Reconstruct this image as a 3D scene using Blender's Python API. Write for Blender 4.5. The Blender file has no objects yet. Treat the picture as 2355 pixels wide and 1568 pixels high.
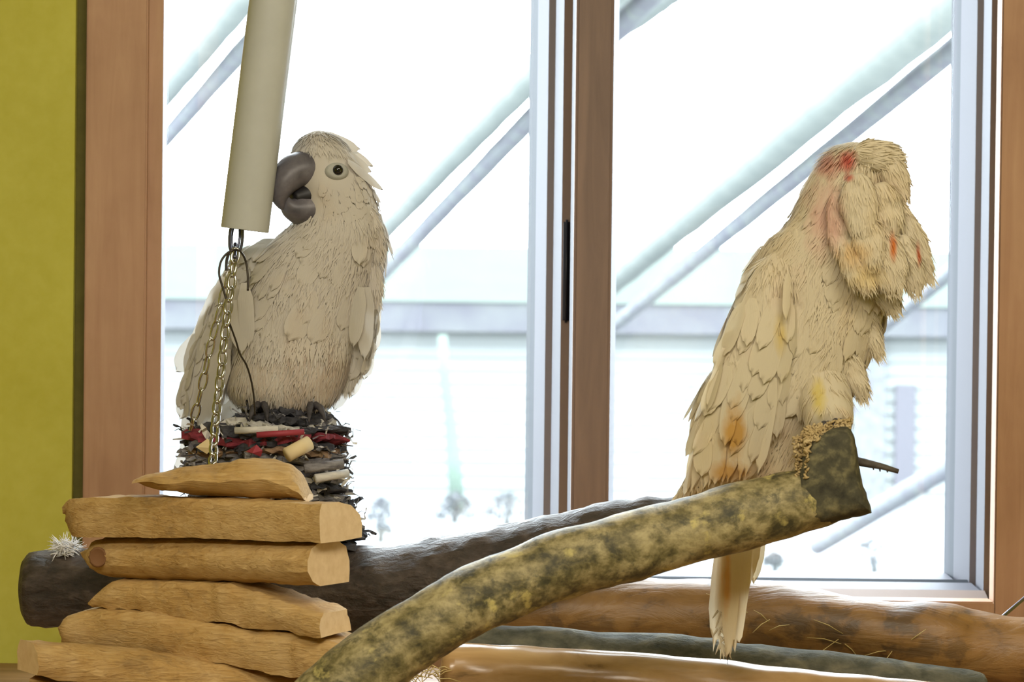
import bpy, bmesh, math, random
from mathutils import Vector, Matrix, Euler, noise
from bpy_extras import object_utils
R = math.radians
random.seed(7)
scn = bpy.context.scene
COL = scn.collection

# ------------------------------------------------------------------ camera
CAMLOC = Vector((0, -3.0, 1.5)); FPX = 6000.0; IW, IH = 2355.0, 1568.0
CAMROT = Matrix.Rotation(R(90 - 1.0), 4, 'X') @ Matrix.Rotation(R(0.65), 4, 'Z')
cam_d = bpy.data.cameras.new('camera'); cam = bpy.data.objects.new('camera', cam_d); COL.objects.link(cam)
cam.matrix_world = Matrix.Translation(CAMLOC) @ CAMROT
cam_d.sensor_width = 36; cam_d.lens = 36 * FPX / IW; cam_d.clip_end = 500
cam_d.dof.use_dof = True; cam_d.dof.focus_distance = 2.95; cam_d.dof.aperture_fstop = 11
scn.camera = cam
# ------------------------------------------------------------------ world, exposure, room lamps
w = bpy.data.worlds.new('overcast_sky'); scn.world = w; w.use_nodes = True
wb = w.node_tree.nodes['Background']; wb.inputs[0].default_value = (0.84, 0.92, 1.0, 1); wb.inputs[1].default_value = 18.0
scn.view_settings.view_transform = 'Standard'; scn.view_settings.look = 'None'
scn.view_settings.exposure = 0.0; scn.view_settings.gamma = 1.0
try: scn.view_settings.use_curve_mapping = False
except Exception: pass
def area(name, loc, rot, sx, sy, power, col):
    l = bpy.data.lights.new(name, 'AREA'); l.shape = 'RECTANGLE'; l.size = sx; l.size_y = sy; l.energy = power; l.color = col
    o = bpy.data.objects.new(name, l); COL.objects.link(o); o.location = loc; o.rotation_euler = rot; return o
area('ceiling_lamp_light', (0.75, -1.75, 2.74), (R(20), R(6), 0), 1.2, 0.7, 34, (1.0, 0.90, 0.72))
area('ceiling_lamp_light', (-0.5, -3.1, 2.74), (R(36), R(-4), 0), 1.4, 0.7, 74, (1.0, 0.91, 0.76))
pl = area('sky_portal', (0.0, 0.80, 1.75), (R(-90), 0, 0), 1.5, 1.4, 1, (1, 1, 1))
pl.data.cycles.is_portal = True

# ------------------------------------------------------------------ helpers
def P(px, py, Y):
    d = CAMROT.to_3x3() @ Vector(((px - IW / 2) / FPX, (IH / 2 - py) / FPX, -1))
    return CAMLOC + d * ((Y - CAMLOC.y) / d.y)
def S(Y): return (Y + 3.0) / FPX
def pyz(px, Y, z):
    # pixel row at which height z is met on the plane Y
    a, b = P(px, 1000, Y).z, P(px, 1100, Y).z; return 1000 + 100 * (z - a) / (b - a)
def lin(c):
    return tuple(((v / 255 + 0.055) / 1.055) ** 2.4 if v / 255 > 0.04045 else v / 255 / 12.92 for v in c) + (1,)
WLOC = {}
def tag(o, label=None, cat=None, group=None, kind=None):
    if label: o['label'] = label
    if cat: o['category'] = cat
    if group: o['group'] = group
    if kind: o['kind'] = kind
    return o
def thing(name, loc, label=None, cat=None, group=None, kind=None):
    o = bpy.data.objects.new(name, None); COL.objects.link(o); o.location = loc; o.empty_display_size = 0.02
    WLOC[o.name] = Vector(loc); return tag(o, label, cat, group, kind)
def mk(name, bm, mats, parent=None, smooth=True, recalc=True):
    if recalc: bmesh.ops.recalc_face_normals(bm, faces=bm.faces)
    if parent is not None: org = WLOC[parent.name]
    else:
        xs = [v.co for v in bm.verts]
        org = Vector(((min(c.x for c in xs) + max(c.x for c in xs)) / 2, (min(c.y for c in xs) + max(c.y for c in xs)) / 2, min(c.z for c in xs)))
    bmesh.ops.translate(bm, verts=bm.verts, vec=-org)
    me = bpy.data.meshes.new(name); bm.to_mesh(me); bm.free()
    for f in me.polygons: f.use_smooth = smooth
    for m in (mats if isinstance(mats, (list, tuple)) else [mats]): me.materials.append(m)
    o = bpy.data.objects.new(name, me); COL.objects.link(o)
    if parent is not None: o.parent = parent
    else: o.location = org
    WLOC[o.name] = org.copy()
    return o
def sharp(o, ang=35):
    me = o.data
    try: me.set_sharp_from_angle(angle=R(ang))
    except Exception: pass
    return o
def boxbm(bm, x0, x1, y0, y1, z0, z1):
    vs = [bm.verts.new((x, y, z)) for z in (z0, z1) for y in (y0, y1) for x in (x0, x1)]
    for f in ((0, 2, 3, 1), (4, 5, 7, 6), (0, 1, 5, 4), (2, 6, 7, 3), (0, 4, 6, 2), (1, 3, 7, 5)):
        bm.faces.new([vs[i] for i in f])
def box(name, x0, x1, y0, y1, z0, z1, m, parent=None, bev=0.0):
    bm = bmesh.new(); boxbm(bm, x0, x1, y0, y1, z0, z1)
    if bev: bmesh.ops.bevel(bm, geom=bm.edges[:], offset=bev, segments=2, affect='EDGES')
    return mk(name, bm, m, parent, smooth=False)
def nz(p, s, seed=0.0): return noise.noise(Vector((p[0] * s + seed, p[1] * s + seed * 1.7, p[2] * s - seed)))
def catmull(pts, n):
    """pts: list of tuples; n samples per span"""
    out = []
    k = len(pts)
    for i in range(k - 1):
        p0 = pts[max(i - 1, 0)]; p1 = pts[i]; p2 = pts[i + 1]; p3 = pts[min(i + 2, k - 1)]
        for j in range(n):
            t = j / n
            out.append(tuple(0.5 * (2 * b + (c - a) * t + (2 * a - 5 * b + 4 * c - d) * t * t + (3 * b - a - 3 * c + d) * t ** 3) for a, b, c, d in zip(p0, p1, p2, p3)))
    out.append(tuple(pts[-1])); return out
def lerp_poly(pts, x):
    if x <= pts[0][0]: return pts[0][1]
    for a, b in zip(pts, pts[1:]):
        if x <= b[0]: return a[1] + (b[1] - a[1]) * (x - a[0]) / max(b[0] - a[0], 1e-6)
    return pts[-1][1]
def tubebm(bm, path, radii, seg=16, cap=True, rough=0.0, rs=20, seed=0.0, up=Vector((0, 0, 1)), flat=None, mi=0, capmi=None):
    """path list of Vector; radii floats or (r_side, r_up)"""
    rings = []; n = len(path)
    for i, p in enumerate(path):
        t = (path[min(i + 1, n - 1)] - path[max(i - 1, 0)]).normalized()
        s = t.cross(up)
        if s.length < 1e-4: s = t.cross(Vector((0, 1, 0)))
        s.normalize(); u = s.cross(t).normalized()
        r = radii[i] if isinstance(radii, (list, tuple)) else radii
        ra, rb = r if isinstance(r, (list, tuple)) else (r, r)
        ring = []
        for k in range(seg):
            a = 2 * math.pi * k / seg
            q = p + s * (ra * math.cos(a)) + u * (rb * math.sin(a))
            if rough:
                q = q + (q - p).normalized() * rough * (nz(q, rs, seed) + 0.5 * nz(q, rs * 2.7, seed + 5))
            ring.append(bm.verts.new(q))
        rings.append(ring)
    for a, b in zip(rings, rings[1:]):
        for k in range(seg):
            f = bm.faces.new((a[k], a[(k + 1) % seg], b[(k + 1) % seg], b[k])); f.material_index = mi
    if cap:
        for ring in (rings[0], rings[-1]):
            f = bm.faces.new(ring); f.material_index = mi if capmi is None else capmi
    return rings

# ------------------------------------------------------------------ materials
def newmat(name):
    m = bpy.data.materials.new(name); m.use_nodes = True
    nt = m.node_tree; return m, nt, nt.nodes['Principled BSDF']
def plain(name, c, rough=0.6, metal=0.0, spec=0.5):
    m, nt, b = newmat(name); b.inputs['Base Color'].default_value = lin(c); b.inputs['Roughness'].default_value = rough
    b.inputs['Metallic'].default_value = metal; b.inputs['Specular IOR Level'].default_value = spec; return m
def ramp(nt, src, stops):
    r = nt.nodes.new('ShaderNodeValToRGB'); e = r.color_ramp.elements
    while len(e) < len(stops): e.new(0.5)
    for k, (p, c) in zip(e, stops): k.position = p; k.color = lin(c)
    nt.links.new(src, r.inputs[0]); return r.outputs[0]
def tex(nt, scale, mapscale=(1, 1, 1), detail=6, rough=0.6, dist=0.0, rot=(0, 0, 0), coord='Object'):
    tc = nt.nodes.new('ShaderNodeTexCoord'); mp = nt.nodes.new('ShaderNodeMapping')
    mp.inputs['Scale'].default_value = mapscale; mp.inputs['Rotation'].default_value = rot
    nt.links.new(tc.outputs[coord], mp.inputs[0])
    n = nt.nodes.new('ShaderNodeTexNoise'); n.inputs['Scale'].default_value = scale; n.inputs['Detail'].default_value = detail
    n.inputs['Roughness'].default_value = rough; n.inputs['Distortion'].default_value = dist
    nt.links.new(mp.outputs[0], n.inputs[0]); return n.outputs[0]
def mixc(nt, fac, a, b, mode='MIX'):
    x = nt.nodes.new('ShaderNodeMix'); x.data_type = 'RGBA'; x.blend_type = mode
    for s, v in ((x.inputs[0], fac), (x.inputs[6], a), (x.inputs[7], b)):
        if isinstance(v, (int, float)): s.default_value = v
        elif isinstance(v, tuple): s.default_value = v
        else: nt.links.new(v, s)
    return x.outputs[2]
def bump(nt, b, h, strength=0.3, dist=0.003):
    n = nt.nodes.new('ShaderNodeBump'); n.inputs['Strength'].default_value = strength; n.inputs['Distance'].default_value = dist
    nt.links.new(h, n.inputs['Height']); nt.links.new(n.outputs[0], b.inputs['Normal'])
def noisy(name, stops, scale, mapscale=(1, 1, 1), rough=0.75, bstr=0.4, bdist=0.003, detail=7, nrough=0.6, dist=0.2, stops2=None, scale2=4, f2=0.5, rot=(0, 0, 0), spec=0.35):
    m, nt, b = newmat(name)
    n = tex(nt, scale, mapscale, detail, nrough, dist, rot); c = ramp(nt, n, stops)
    if stops2:
        n2 = tex(nt, scale2, (1, 1, 1), 5, 0.6, 0.3); c2 = ramp(nt, n2, stops2); c = mixc(nt, f2, c, c2, 'MULTIPLY' if f2 < 0 else 'MIX')
    nt.links.new(c, b.inputs['Base Color']); b.inputs['Roughness'].default_value = rough; b.inputs['Specular IOR Level'].default_value = spec
    if bstr: bump(nt, b, n, bstr, bdist)
    return m
M = {}
M['wall'] = noisy('yellow_green_paint', [(0.3, (188, 182, 68)), (0.7, (202, 196, 88))], 40, rough=0.85, bstr=0.15, bdist=0.001, stops2=[(0.3, (186, 178, 62)), (0.7, (204, 200, 94))], scale2=3, f2=0.5)
M['olive'] = noisy('painted_wall_shadow', [(0.3, (92, 88, 38)), (0.7, (106, 100, 48))], 30, rough=0.8, bstr=0.1)  # wall colour darkened to stand for the shadow beside the casing
M['offwhite'] = noisy('room_paint', [(0.3, (196, 190, 150)), (0.7, (206, 200, 160))], 20, rough=0.9, bstr=0.05)
M['floor'] = noisy('floor_vinyl', [(0.3, (120, 112, 100)), (0.7, (140, 130, 116))], 12, rough=0.6, bstr=0.05)
M['casing'] = noisy('cedar_casing', [(0.25, (168, 128, 98)), (0.5, (184, 144, 112)), (0.75, (196, 158, 124))], 6, (9, 9, 0.7), rough=0.55, bstr=0.1, bdist=0.001, dist=0.8, stops2=[(0.35, (160, 120, 92)), (0.6, (192, 152, 120))], scale2=5, f2=0.35)
M['mullion'] = noisy('brown_mullion', [(0.25, (118, 98, 88)), (0.75, (142, 118, 104))], 6, (8, 8, 0.7), rough=0.55, bstr=0.1, bdist=0.001, dist=0.6)
M['jambwood'] = plain('weathered_jamb', (128, 108, 96), 0.7)
M['vinyl'] = plain('white_vinyl', (76, 75, 82), 0.6, 0, 0.2)
M['vinylgrey'] = plain('grey_vinyl', (60, 64, 70), 0.6, 0, 0.2)
M['track'] = plain('bronze_track', (120, 110, 108), 0.5)
M['black'] = plain('black_plastic', (20, 20, 28), 0.45)
m, nt, b = newmat('window_glass')
tr = nt.nodes.new('ShaderNodeBsdfTransparent'); gl = nt.nodes.new('ShaderNodeBsdfGlossy'); gl.inputs['Roughness'].default_value = 0.02
mx = nt.nodes.new('ShaderNodeMixShader'); mx.inputs[0].default_value = 0.045; tr.inputs[0].default_value = (0.97, 0.985, 0.98, 1)
nt.links.new(tr.outputs[0], mx.inputs[1]); nt.links.new(gl.outputs[0], mx.inputs[2]); nt.links.new(mx.outputs[0], nt.nodes['Material Output'].inputs[0]); M['glass'] = m
# wood
M['board'] = noisy('split_pine', [(0.3, (132, 100, 58)), (0.42, (184, 148, 94)), (0.55, (200, 166, 110)), (0.72, (216, 186, 134))], 8, (2.2, 26, 40), rough=0.8, bstr=0.8, bdist=0.003, dist=0.9, stops2=[(0.32, (118, 92, 54)), (0.43, (186, 146, 80)), (0.6, (206, 172, 116)), (0.75, (214, 186, 136))], scale2=17, f2=0.5)
M['boardend'] = noisy('sawn_end_grain', [(0.3, (226, 196, 150)), (0.7, (240, 214, 172))], 90, rough=0.85, bstr=0.2, bdist=0.001)
M['chewed'] = noisy('chewed_wood', [(0.25, (136, 112, 74)), (0.5, (186, 162, 114)), (0.75, (206, 186, 142))], 60, rough=0.9, bstr=0.8, bdist=0.003)
M['knot'] = plain('knot', (120, 82, 48), 0.8)
M['darkbark'] = noisy('dark_bark', [(0.3, (34, 31, 31)), (0.5, (66, 58, 54)), (0.72, (116, 104, 98))], 85, (0.5, 1, 1), rough=0.46, bstr=1.0, bdist=0.008, detail=9, stops2=[(0.35, (42, 38, 36)), (0.7, (106, 92, 80))], scale2=22, f2=0.45, spec=0.5)
M['brownlog'] = noisy('peeled_brown_log', [(0.28, (74, 56, 34)), (0.45, (134, 100, 56)), (0.62, (168, 126, 72)), (0.8, (180, 144, 92))], 12, (0.7, 2.4, 2.4), rough=0.42, bstr=0.8, bdist=0.005, dist=0.8, stops2=[(0.42, (44, 37, 31)), (0.49, (140, 102, 54)), (0.75, (174, 134, 78))], scale2=17, f2=0.5, spec=0.5)
M['greylog'] = noisy('grey_green_bark', [(0.3, (60, 62, 54)), (0.5, (92, 92, 80)), (0.75, (128, 122, 102))], 60, (0.6, 1, 1), rough=0.8, bstr=0.9, bdist=0.005)
M['palelog'] = noisy('pale_peeled_log', [(0.30, (96, 74, 46)), (0.42, (164, 130, 86)), (0.7, (196, 162, 114))], 14, (0.6, 2, 2), rough=0.22, bstr=0.3, bdist=0.002, dist=0.6, spec=0.6)
M['tablewood'] = noisy('ledge_wood', [(0.3, (126, 92, 56)), (0.7, (166, 126, 82))], 6, (1, 10, 10), rough=0.5, bstr=0.15)
# mossy branch: dark moss patches and yellow lichen on grey bark
m, nt, b = newmat('lichen_bark')
n1 = tex(nt, 48, (0.8, 1, 1), 9, 0.66, 0.15); c1 = ramp(nt, n1, [(0.36, (66, 62, 40)), (0.46, (116, 106, 68)), (0.6, (172, 158, 114)), (0.8, (190, 178, 136))])
n2 = tex(nt, 26, (1, 1, 1), 6, 0.55, 0.1); f2 = ramp(nt, n2, [(0.58, (0, 0, 0)), (0.63, (225, 225, 225))]); c = mixc(nt, f2, c1, lin((204, 188, 116)))
n3 = tex(nt, 24, (1, 1, 1), 10, 0.74, 0.15); f3 = ramp(nt, n3, [(0.52, (0, 0, 0)), (0.60, (225, 225, 225))]); c = mixc(nt, f3, c, lin((58, 58, 40)))
nt.links.new(c, b.inputs['Base Color']); b.inputs['Roughness'].default_value = 0.55; bump(nt, b, n1, 0.6, 0.004); M['lichen'] = m
M['cutend'] = noisy('dark_cut_end', [(0.3, (46, 45, 38)), (0.52, (80, 77, 60)), (0.62, (112, 106, 78)), (0.8, (150, 140, 104))], 55, rough=0.9, bstr=0.8, bdist=0.003)
# others
M['pvc'] = noisy('cream_pvc', [(0.3, (188, 190, 186)), (0.7, (194, 196, 192))], 30, rough=0.26, bstr=0.02)
M['pvcin'] = plain('pvc_inside', (90, 88, 84), 0.7)
M['chrome'] = plain('nickel_chain', (204, 203, 200), 0.2, 1.0)
M['steel'] = plain('dark_steel', (110, 112, 128), 0.35, 0.9)
M['wire'] = plain('dark_wire', (66, 60, 54), 0.4, 0.7)
M['straw'] = plain('straw', (206, 184, 122), 0.8)
M['twig'] = noisy('twig_bark', [(0.3, (66, 60, 54)), (0.7, (104, 96, 86))], 80, rough=0.8)
def feather_mat(name, base, tints, trans=0.22, spots=()):
    m, nt, b = newmat(name)
    c = None; cur = lin(base)
    for (sc, lo, hi, col, amt) in tints:
        n = tex(nt, sc, (1, 1, 0.6), 4, 0.55, 0.4); f = ramp(nt, n, [(lo, (0, 0, 0)), (hi, (255, 255, 255))])
        mul = nt.nodes.new('ShaderNodeMath'); mul.operation = 'MULTIPLY'; mul.inputs[1].default_value = amt
        nt.links.new(f, mul.inputs[0]); cur = mixc(nt, mul.outputs[0], cur, lin(col))
    for (off, rad, col, amt) in spots:
        tc = nt.nodes.new('ShaderNodeTexCoord'); sub = nt.nodes.new('ShaderNodeVectorMath'); sub.operation = 'SUBTRACT'; sub.inputs[1].default_value = off[:3]
        nt.links.new(tc.outputs['Object'], sub.inputs[0]); dvd = nt.nodes.new('ShaderNodeVectorMath'); dvd.operation = 'DIVIDE'; dvd.inputs[1].default_value = rad; nt.links.new(sub.outputs[0], dvd.inputs[0])
        ln = nt.nodes.new('ShaderNodeVectorMath'); ln.operation = 'LENGTH'; nt.links.new(dvd.outputs[0], ln.inputs[0])
        nn_ = tex(nt, 60, (1, 1, 0.5), 4, 0.6, 0.3); ad = nt.nodes.new('ShaderNodeMath'); ad.operation = 'MULTIPLY_ADD'; ad.inputs[1].default_value = 1.1; nt.links.new(nn_, ad.inputs[0]); nt.links.new(ln.outputs['Value'], ad.inputs[2])
        f_ = nt.nodes.new('ShaderNodeMapRange'); f_.inputs['From Min'].default_value = 0.9; f_.inputs['From Max'].default_value = 1.55; f_.inputs['To Min'].default_value = amt; f_.inputs['To Max'].default_value = 0.0
        nt.links.new(ad.outputs[0], f_.inputs[0]); cur = mixc(nt, f_.outputs[0], cur, lin(col))
    if isinstance(cur, tuple): b.inputs['Base Color'].default_value = cur
    else: nt.links.new(cur, b.inputs['Base Color'])
    b.inputs['Roughness'].default_value = 0.85; b.inputs['Specular IOR Level'].default_value = 0.15
    b.inputs['Sheen Weight'].default_value = 0.45; b.inputs['Sheen Roughness'].default_value = 0.35
    # barbs along the feather (UV): fine relief
    tc = nt.nodes.new('ShaderNodeTexCoord'); mp = nt.nodes.new('ShaderNodeMapping'); mp.inputs['Scale'].default_value = (14, 3, 1)
    nt.links.new(tc.outputs['UV'], mp.inputs[0]); nn = nt.nodes.new('ShaderNodeTexNoise'); nn.inputs['Scale'].default_value = 1.0; nn.inputs['Detail'].default_value = 3
    nt.links.new(mp.outputs[0], nn.inputs[0]); bump(nt, b, nn.outputs[0], 0.25, 0.0015)
    t = nt.nodes.new('ShaderNodeBsdfTranslucent'); mx = nt.nodes.new('ShaderNodeMixShader'); mx.inputs[0].default_value = trans
    if isinstance(cur, tuple): t.inputs[0].default_value = cur
    else: nt.links.new(cur, t.inputs[0])
    nt.links.new(b.outputs[0], mx.inputs[1]); nt.links.new(t.outputs[0], mx.inputs[2]); nt.links.new(mx.outputs[0], nt.nodes['Material Output'].inputs[0])
    return m
M['white_f'] = feather_mat('white_feather', (216, 210, 200), [(16, 0.5, 0.75, (216, 196, 168), 0.5), (9, 0.52, 0.7, (200, 190, 184), 0.5)])
M['white_wing'] = feather_mat('white_wing_feather', (216, 212, 204), [(12, 0.55, 0.75, (206, 194, 156), 0.45)], 0.32)
M['belly_f'] = feather_mat('belly_feather', (213, 203, 190), [(18, 0.46, 0.7, (188, 172, 160), 0.55), (16, 0.5, 0.75, (214, 192, 164), 0.5)])
CCO = P(1900, 985, -0.27)
def spot(px, py, Y, rx, rz, col, amt):
    k = S(Y); return (tuple(P(px, py, Y) - CCO), (rx * k, 0.06, rz * k), col, amt)
M['cream_f'] = feather_mat('cream_feather', (224, 212, 184), [(9, 0.5, 0.74, (230, 204, 148), 0.5), (18, 0.58, 0.76, (220, 190, 166), 0.4)], spots=[
    spot(1950, 368, -0.29, 30, 36, (204, 84, 70), 0.9), spot(1905, 380, -0.27, 40, 40, (214, 150, 134), 0.7), spot(1958, 405, -0.31, 16, 16, (200, 84, 66), 0.9), spot(1900, 500, -0.29, 60, 120, (222, 176, 158), 0.7),
    spot(1690, 1000, -0.29, 36, 90, (206, 156, 70), 0.9), spot(1680, 1090, -0.28, 60, 36, (200, 150, 70), 0.85), spot(1885, 900, -0.31, 22, 62, (226, 204, 104), 0.8), spot(1800, 770, -0.31, 20, 60, (218, 190, 100), 0.7),
    spot(2062, 570, -0.32, 12, 46, (214, 120, 48), 0.95), spot(2116, 585, -0.29, 9, 42, (206, 100, 50), 0.95), spot(1965, 590, -0.32, 50, 50, (232, 192, 120), 0.7), spot(2000, 640, -0.32, 60, 40, (234, 208, 140), 0.6), spot(1672, 1330, -0.24, 12, 110, (216, 160, 86), 0.8)])
M['stain_f'] = feather_mat('yellow_stained_feather', (220, 188, 112), [(22, 0.45, 0.65, (196, 142, 52), 0.7)])
M['yellow_f'] = feather_mat('yellow_feather', (228, 206, 120), [])
M['pink_f'] = feather_mat('salmon_feather', (226, 186, 166), [(20, 0.45, 0.7, (206, 140, 122), 0.5)])
M['red_f'] = feather_mat('red_feather', (206, 104, 88), [(25, 0.45, 0.7, (222, 160, 140), 0.6)])
M['orange_f'] = feather_mat('orange_feather', (226, 150, 84), [])
M['beak'] = noisy('grey_beak', [(0.3, (74, 72, 78)), (0.6, (104, 100, 106)), (0.8, (132, 128, 132))], 45, rough=0.42, bstr=0.15, bdist=0.001, spec=0.5)
M['mouth'] = plain('dark_mouth', (26, 24, 28), 0.5)
M['eye'] = plain('black_eye', (10, 10, 14), 0.08, 0, 0.8)
M['eyering'] = noisy('grey_eye_skin', [(0.3, (160, 160, 154)), (0.7, (174, 174, 166))], 120, rough=0.7, bstr=0.3, bdist=0.001)
M['footskin'] = noisy('dark_foot_skin', [(0.3, (48, 46, 50)), (0.7, (84, 80, 82))], 120, rough=0.7, bstr=0.6, bdist=0.001)
PAP = [noisy('paper_%s' % n, [(0.35, a), (0.65, b_)], 60, (1, 1, 3), rough=0.9, bstr=0.4) for n, a, b_ in (
    ('charcoal', (42, 42, 48), (80, 80, 86)), ('grey', (96, 94, 100), (150, 148, 150)), ('white', (190, 188, 184), (216, 212, 204)),
    ('maroon', (96, 36, 46), (150, 60, 72)), ('brown', (112, 88, 70), (168, 140, 112)))]
PAP.append(plain('red_paper', (150, 50, 64), 0.6)); PAP.append(plain('cream_roll_paper', (222, 202, 158), 0.8))
# outside
M['siding'] = plain('white_siding', (108, 112, 111), 0.8)
M['houseroof'] = noisy('pale_green_roof', [(0.3, (50, 60, 53)), (0.7, (54, 63, 57))], 1.5, rough=0.9, bstr=0)
M['eave'] = noisy('lilac_hedge', [(0.35, (70, 70, 76)), (0.65, (81, 83, 84))], 1.6, rough=0.9, bstr=0)
M['houseglass'] = plain('house_door', (67, 66, 73), 0.5)
M['snow'] = plain('pale_ground', (108, 110, 112), 0.9)
M['bush'] = noisy('pale_leaf', [(0.3, (71, 71, 77)), (0.7, (77, 81, 77))], 3, rough=0.9, bstr=0)
M['beam'] = noisy('weathered_pole', [(0.4, (87, 87, 94)), (0.52, (94, 97, 100)), (0.7, (102, 106, 103))], 9, rough=0.9, bstr=0)
M['beam2'] = noisy('pale_pole', [(0.35, (103, 109, 106)), (0.65, (113, 118, 114))], 6, rough=0.9, bstr=0)

# ------------------------------------------------------------------ room shell
YW = 0.45; ZF = 0.0; ZC = 2.8; XL, XR = -2.4, 2.4; YB = -4.4
def xat(px, Y): return P(px, 784, Y).x
def zat(py, Y, px=1800): return P(px, py, Y).z
def st(o, label, cat): return tag(o, label, cat, kind='structure')
st(box('floor', XL, XR, YB, YW, -0.1, ZF, M['floor']), 'grey vinyl floor of the bird room', 'floor')
st(box('ceiling', XL, XR, YB, YW, ZC, ZC + 0.1, M['offwhite']), 'plain pale ceiling of the bird room', 'ceiling')
st(box('wall_left', XL - 0.1, XL, YB, YW, 0, ZC, M['wall']), 'yellow-green painted side wall left of the window', 'wall')
st(box('wall_right', XR, XR + 0.1, YB, YW, 0, ZC, M['wall']), 'yellow-green painted side wall right of the window', 'wall')
st(box('wall_back', XL, XR, YB - 0.1, YB, 0, ZC, M['offwhite']), 'pale painted wall opposite the window', 'wall')
WX0 = -0.556; WX1 = xat(2320, YW); WZ0 = zat(1400, 0.5); WZ1 = 2.42; YO = 0.78
bm = bmesh.new()
XA = xat(168, 0.43)
boxbm(bm, XL, XA, 0.43, YO, 0, ZC); boxbm(bm, XA, WX0, YW, YO, 0, ZC); boxbm(bm, WX1, XR, YW, YO, 0, ZC)
boxbm(bm, WX0, WX1, YW, YO, 0, WZ0); boxbm(bm, WX0, WX1, YW, YO, WZ1, ZC)
st(mk('wall_window', bm, M['wall'], smooth=False), 'yellow-green painted wall around the twin windows', 'wall')
# shadow between wall and casing, painted as an olive strip
st(box('shadow_strip', XA, xat(193, 0.442), 0.442, YW + 0.004, 0.9, 2.6, M['olive']), 'narrow strip of painted olive shadow between yellow wall and wooden casing', 'trim')
CZ0 = WZ0 - 0.12
st(box('trim_2', xat(193, 0.425), xat(334, 0.425), 0.425, 0.46, CZ0, WZ1 + 0.1, M['casing'], bev=0.002), 'wide tan wooden casing left of the window', 'trim')
st(box('trim_3', xat(2294, 0.425), xat(2520, 0.425), 0.425, 0.46, CZ0, WZ1 + 0.1, M['casing'], bev=0.002), 'wide tan wooden casing right of the window', 'trim')
st(box('trim_4', xat(193, 0.425), xat(2520, 0.425), 0.425, 0.46, WZ1, WZ1 + 0.1, M['casing'], bev=0.002), 'tan wooden head casing above the window', 'trim')
zs = zat(1376, 0.43)
st(box('trim_5', xat(334, 0.425) , xat(2294, 0.425), 0.418, 0.46, CZ0, zs, M['casing'], bev=0.002), 'tan wooden apron board under the window', 'trim')
def prism(name, quad, z0, z1, m, parent=None):
    bm = bmesh.new(); lo = [bm.verts.new((x, y, z0)) for x, y in quad]; hi = [bm.verts.new((x, y, z1)) for x, y in quad]; k = len(quad)
    bm.faces.new(lo); bm.faces.new(hi)
    for i in range(k): bm.faces.new((lo[i], lo[(i + 1) % k], hi[(i + 1) % k], hi[i]))
    return mk(name, bm, m, parent, smooth=False)
st(prism('trim_6', [(xat(334, 0.435), 0.435), (xat(370, 0.435), 0.435), (xat(366, YO), YO), (xat(300, YO), YO)], WZ0, WZ1, M['casing']), 'shaded wooden jamb at the left side of the window', 'trim')
st(box('trim_7', xat(1317, 0.43), xat(1404, 0.43), 0.43, YO, WZ0, WZ1, M['mullion'], bev=0.004), 'thick brown mullion post between the two windows', 'trim')
def vb(name, a, b_, Ya, Yb, m, par, z0, z1):
    # a profile whose visible face runs from the glass side (Ya, deep) to the room side (Yb)
    return prism(name, [(xat(a, Ya), Ya), (xat(b_, Yb), Yb), (xat(b_, YO) if Yb > Ya else xat(b_ + 1, YO), YO - 0.004), (xat(a - 40, YO) if Yb > Ya else xat(a, YO), YO - 0.004)], z0, z1, M[m], par)
def window(n, gl0, gl1, right, left, label):
    root = thing('window_%d' % n, (xat((gl0 + gl1) / 2, 0.55), 0.55, WZ0), label, 'window', kind='structure')
    z_b = [zat(1332, 0.56), zat(1336, 0.53), zat(1352, 0.50), zat(1374, 0.47)]
    for nm, a, b_, Y, Y2, mt in right: vb(nm, a, b_, Y, Y2, mt, root, WZ0, WZ1)
    for nm, a, b_, Y, Y2, mt in left: vb(nm, a, b_, Y, Y2, mt, root, WZ0, WZ1)
    x0 = xat(gl0, 0.7); x1 = xat(gl1, 0.74); zz = zat
    def hb(nm, py0, Ya, py1, Yb, m, xe):
        # bottom profile: visible face from (py0, deep) to (py1, near)
        bm = bmesh.new(); xa = x0 - 0.02; q = [(Ya, zz(py0, Ya)), (Yb, zz(py1, Yb)), (Yb, WZ0 - 0.03), (YO - 0.004, WZ0 - 0.03), (YO - 0.004, zz(py0, YO))]
        lo = [bm.verts.new((xa, y, z)) for y, z in q]; hi = [bm.verts.new((xat(xe, Yb), y, z)) for y, z in q]
        bm.faces.new(lo); bm.faces.new(hi)
        for i in range(5): bm.faces.new((lo[i], lo[(i + 1) % 5], hi[(i + 1) % 5], hi[i]))
        mk(nm, bm, M[m], root, smooth=False)
    hb('outer_rail', 1312, 0.77, 1328, 0.70, 'vinyl', gl1 + 22); hb('bottom_track', 1328, 0.66, 1335, 0.655, 'vinylgrey', gl1 + 66)
    hb('sill_lip', 1335, 0.63, 1352, 0.56, 'vinyl', gl1 + 84); hb('stool', 1352, 0.53, 1374, 0.50, 'jambwood', gl1 + 104)
    box('top_rail', x0, x1, 0.68, YO - 0.01, WZ1 - 0.05, WZ1, M['vinyl'], root, 0.0015)
    box('pane', x0 - 0.005, x1 + 0.005, 0.752, 0.756, WZ0 - 0.01, WZ1 - 0.03, M['glass'], root)
    return root
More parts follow.
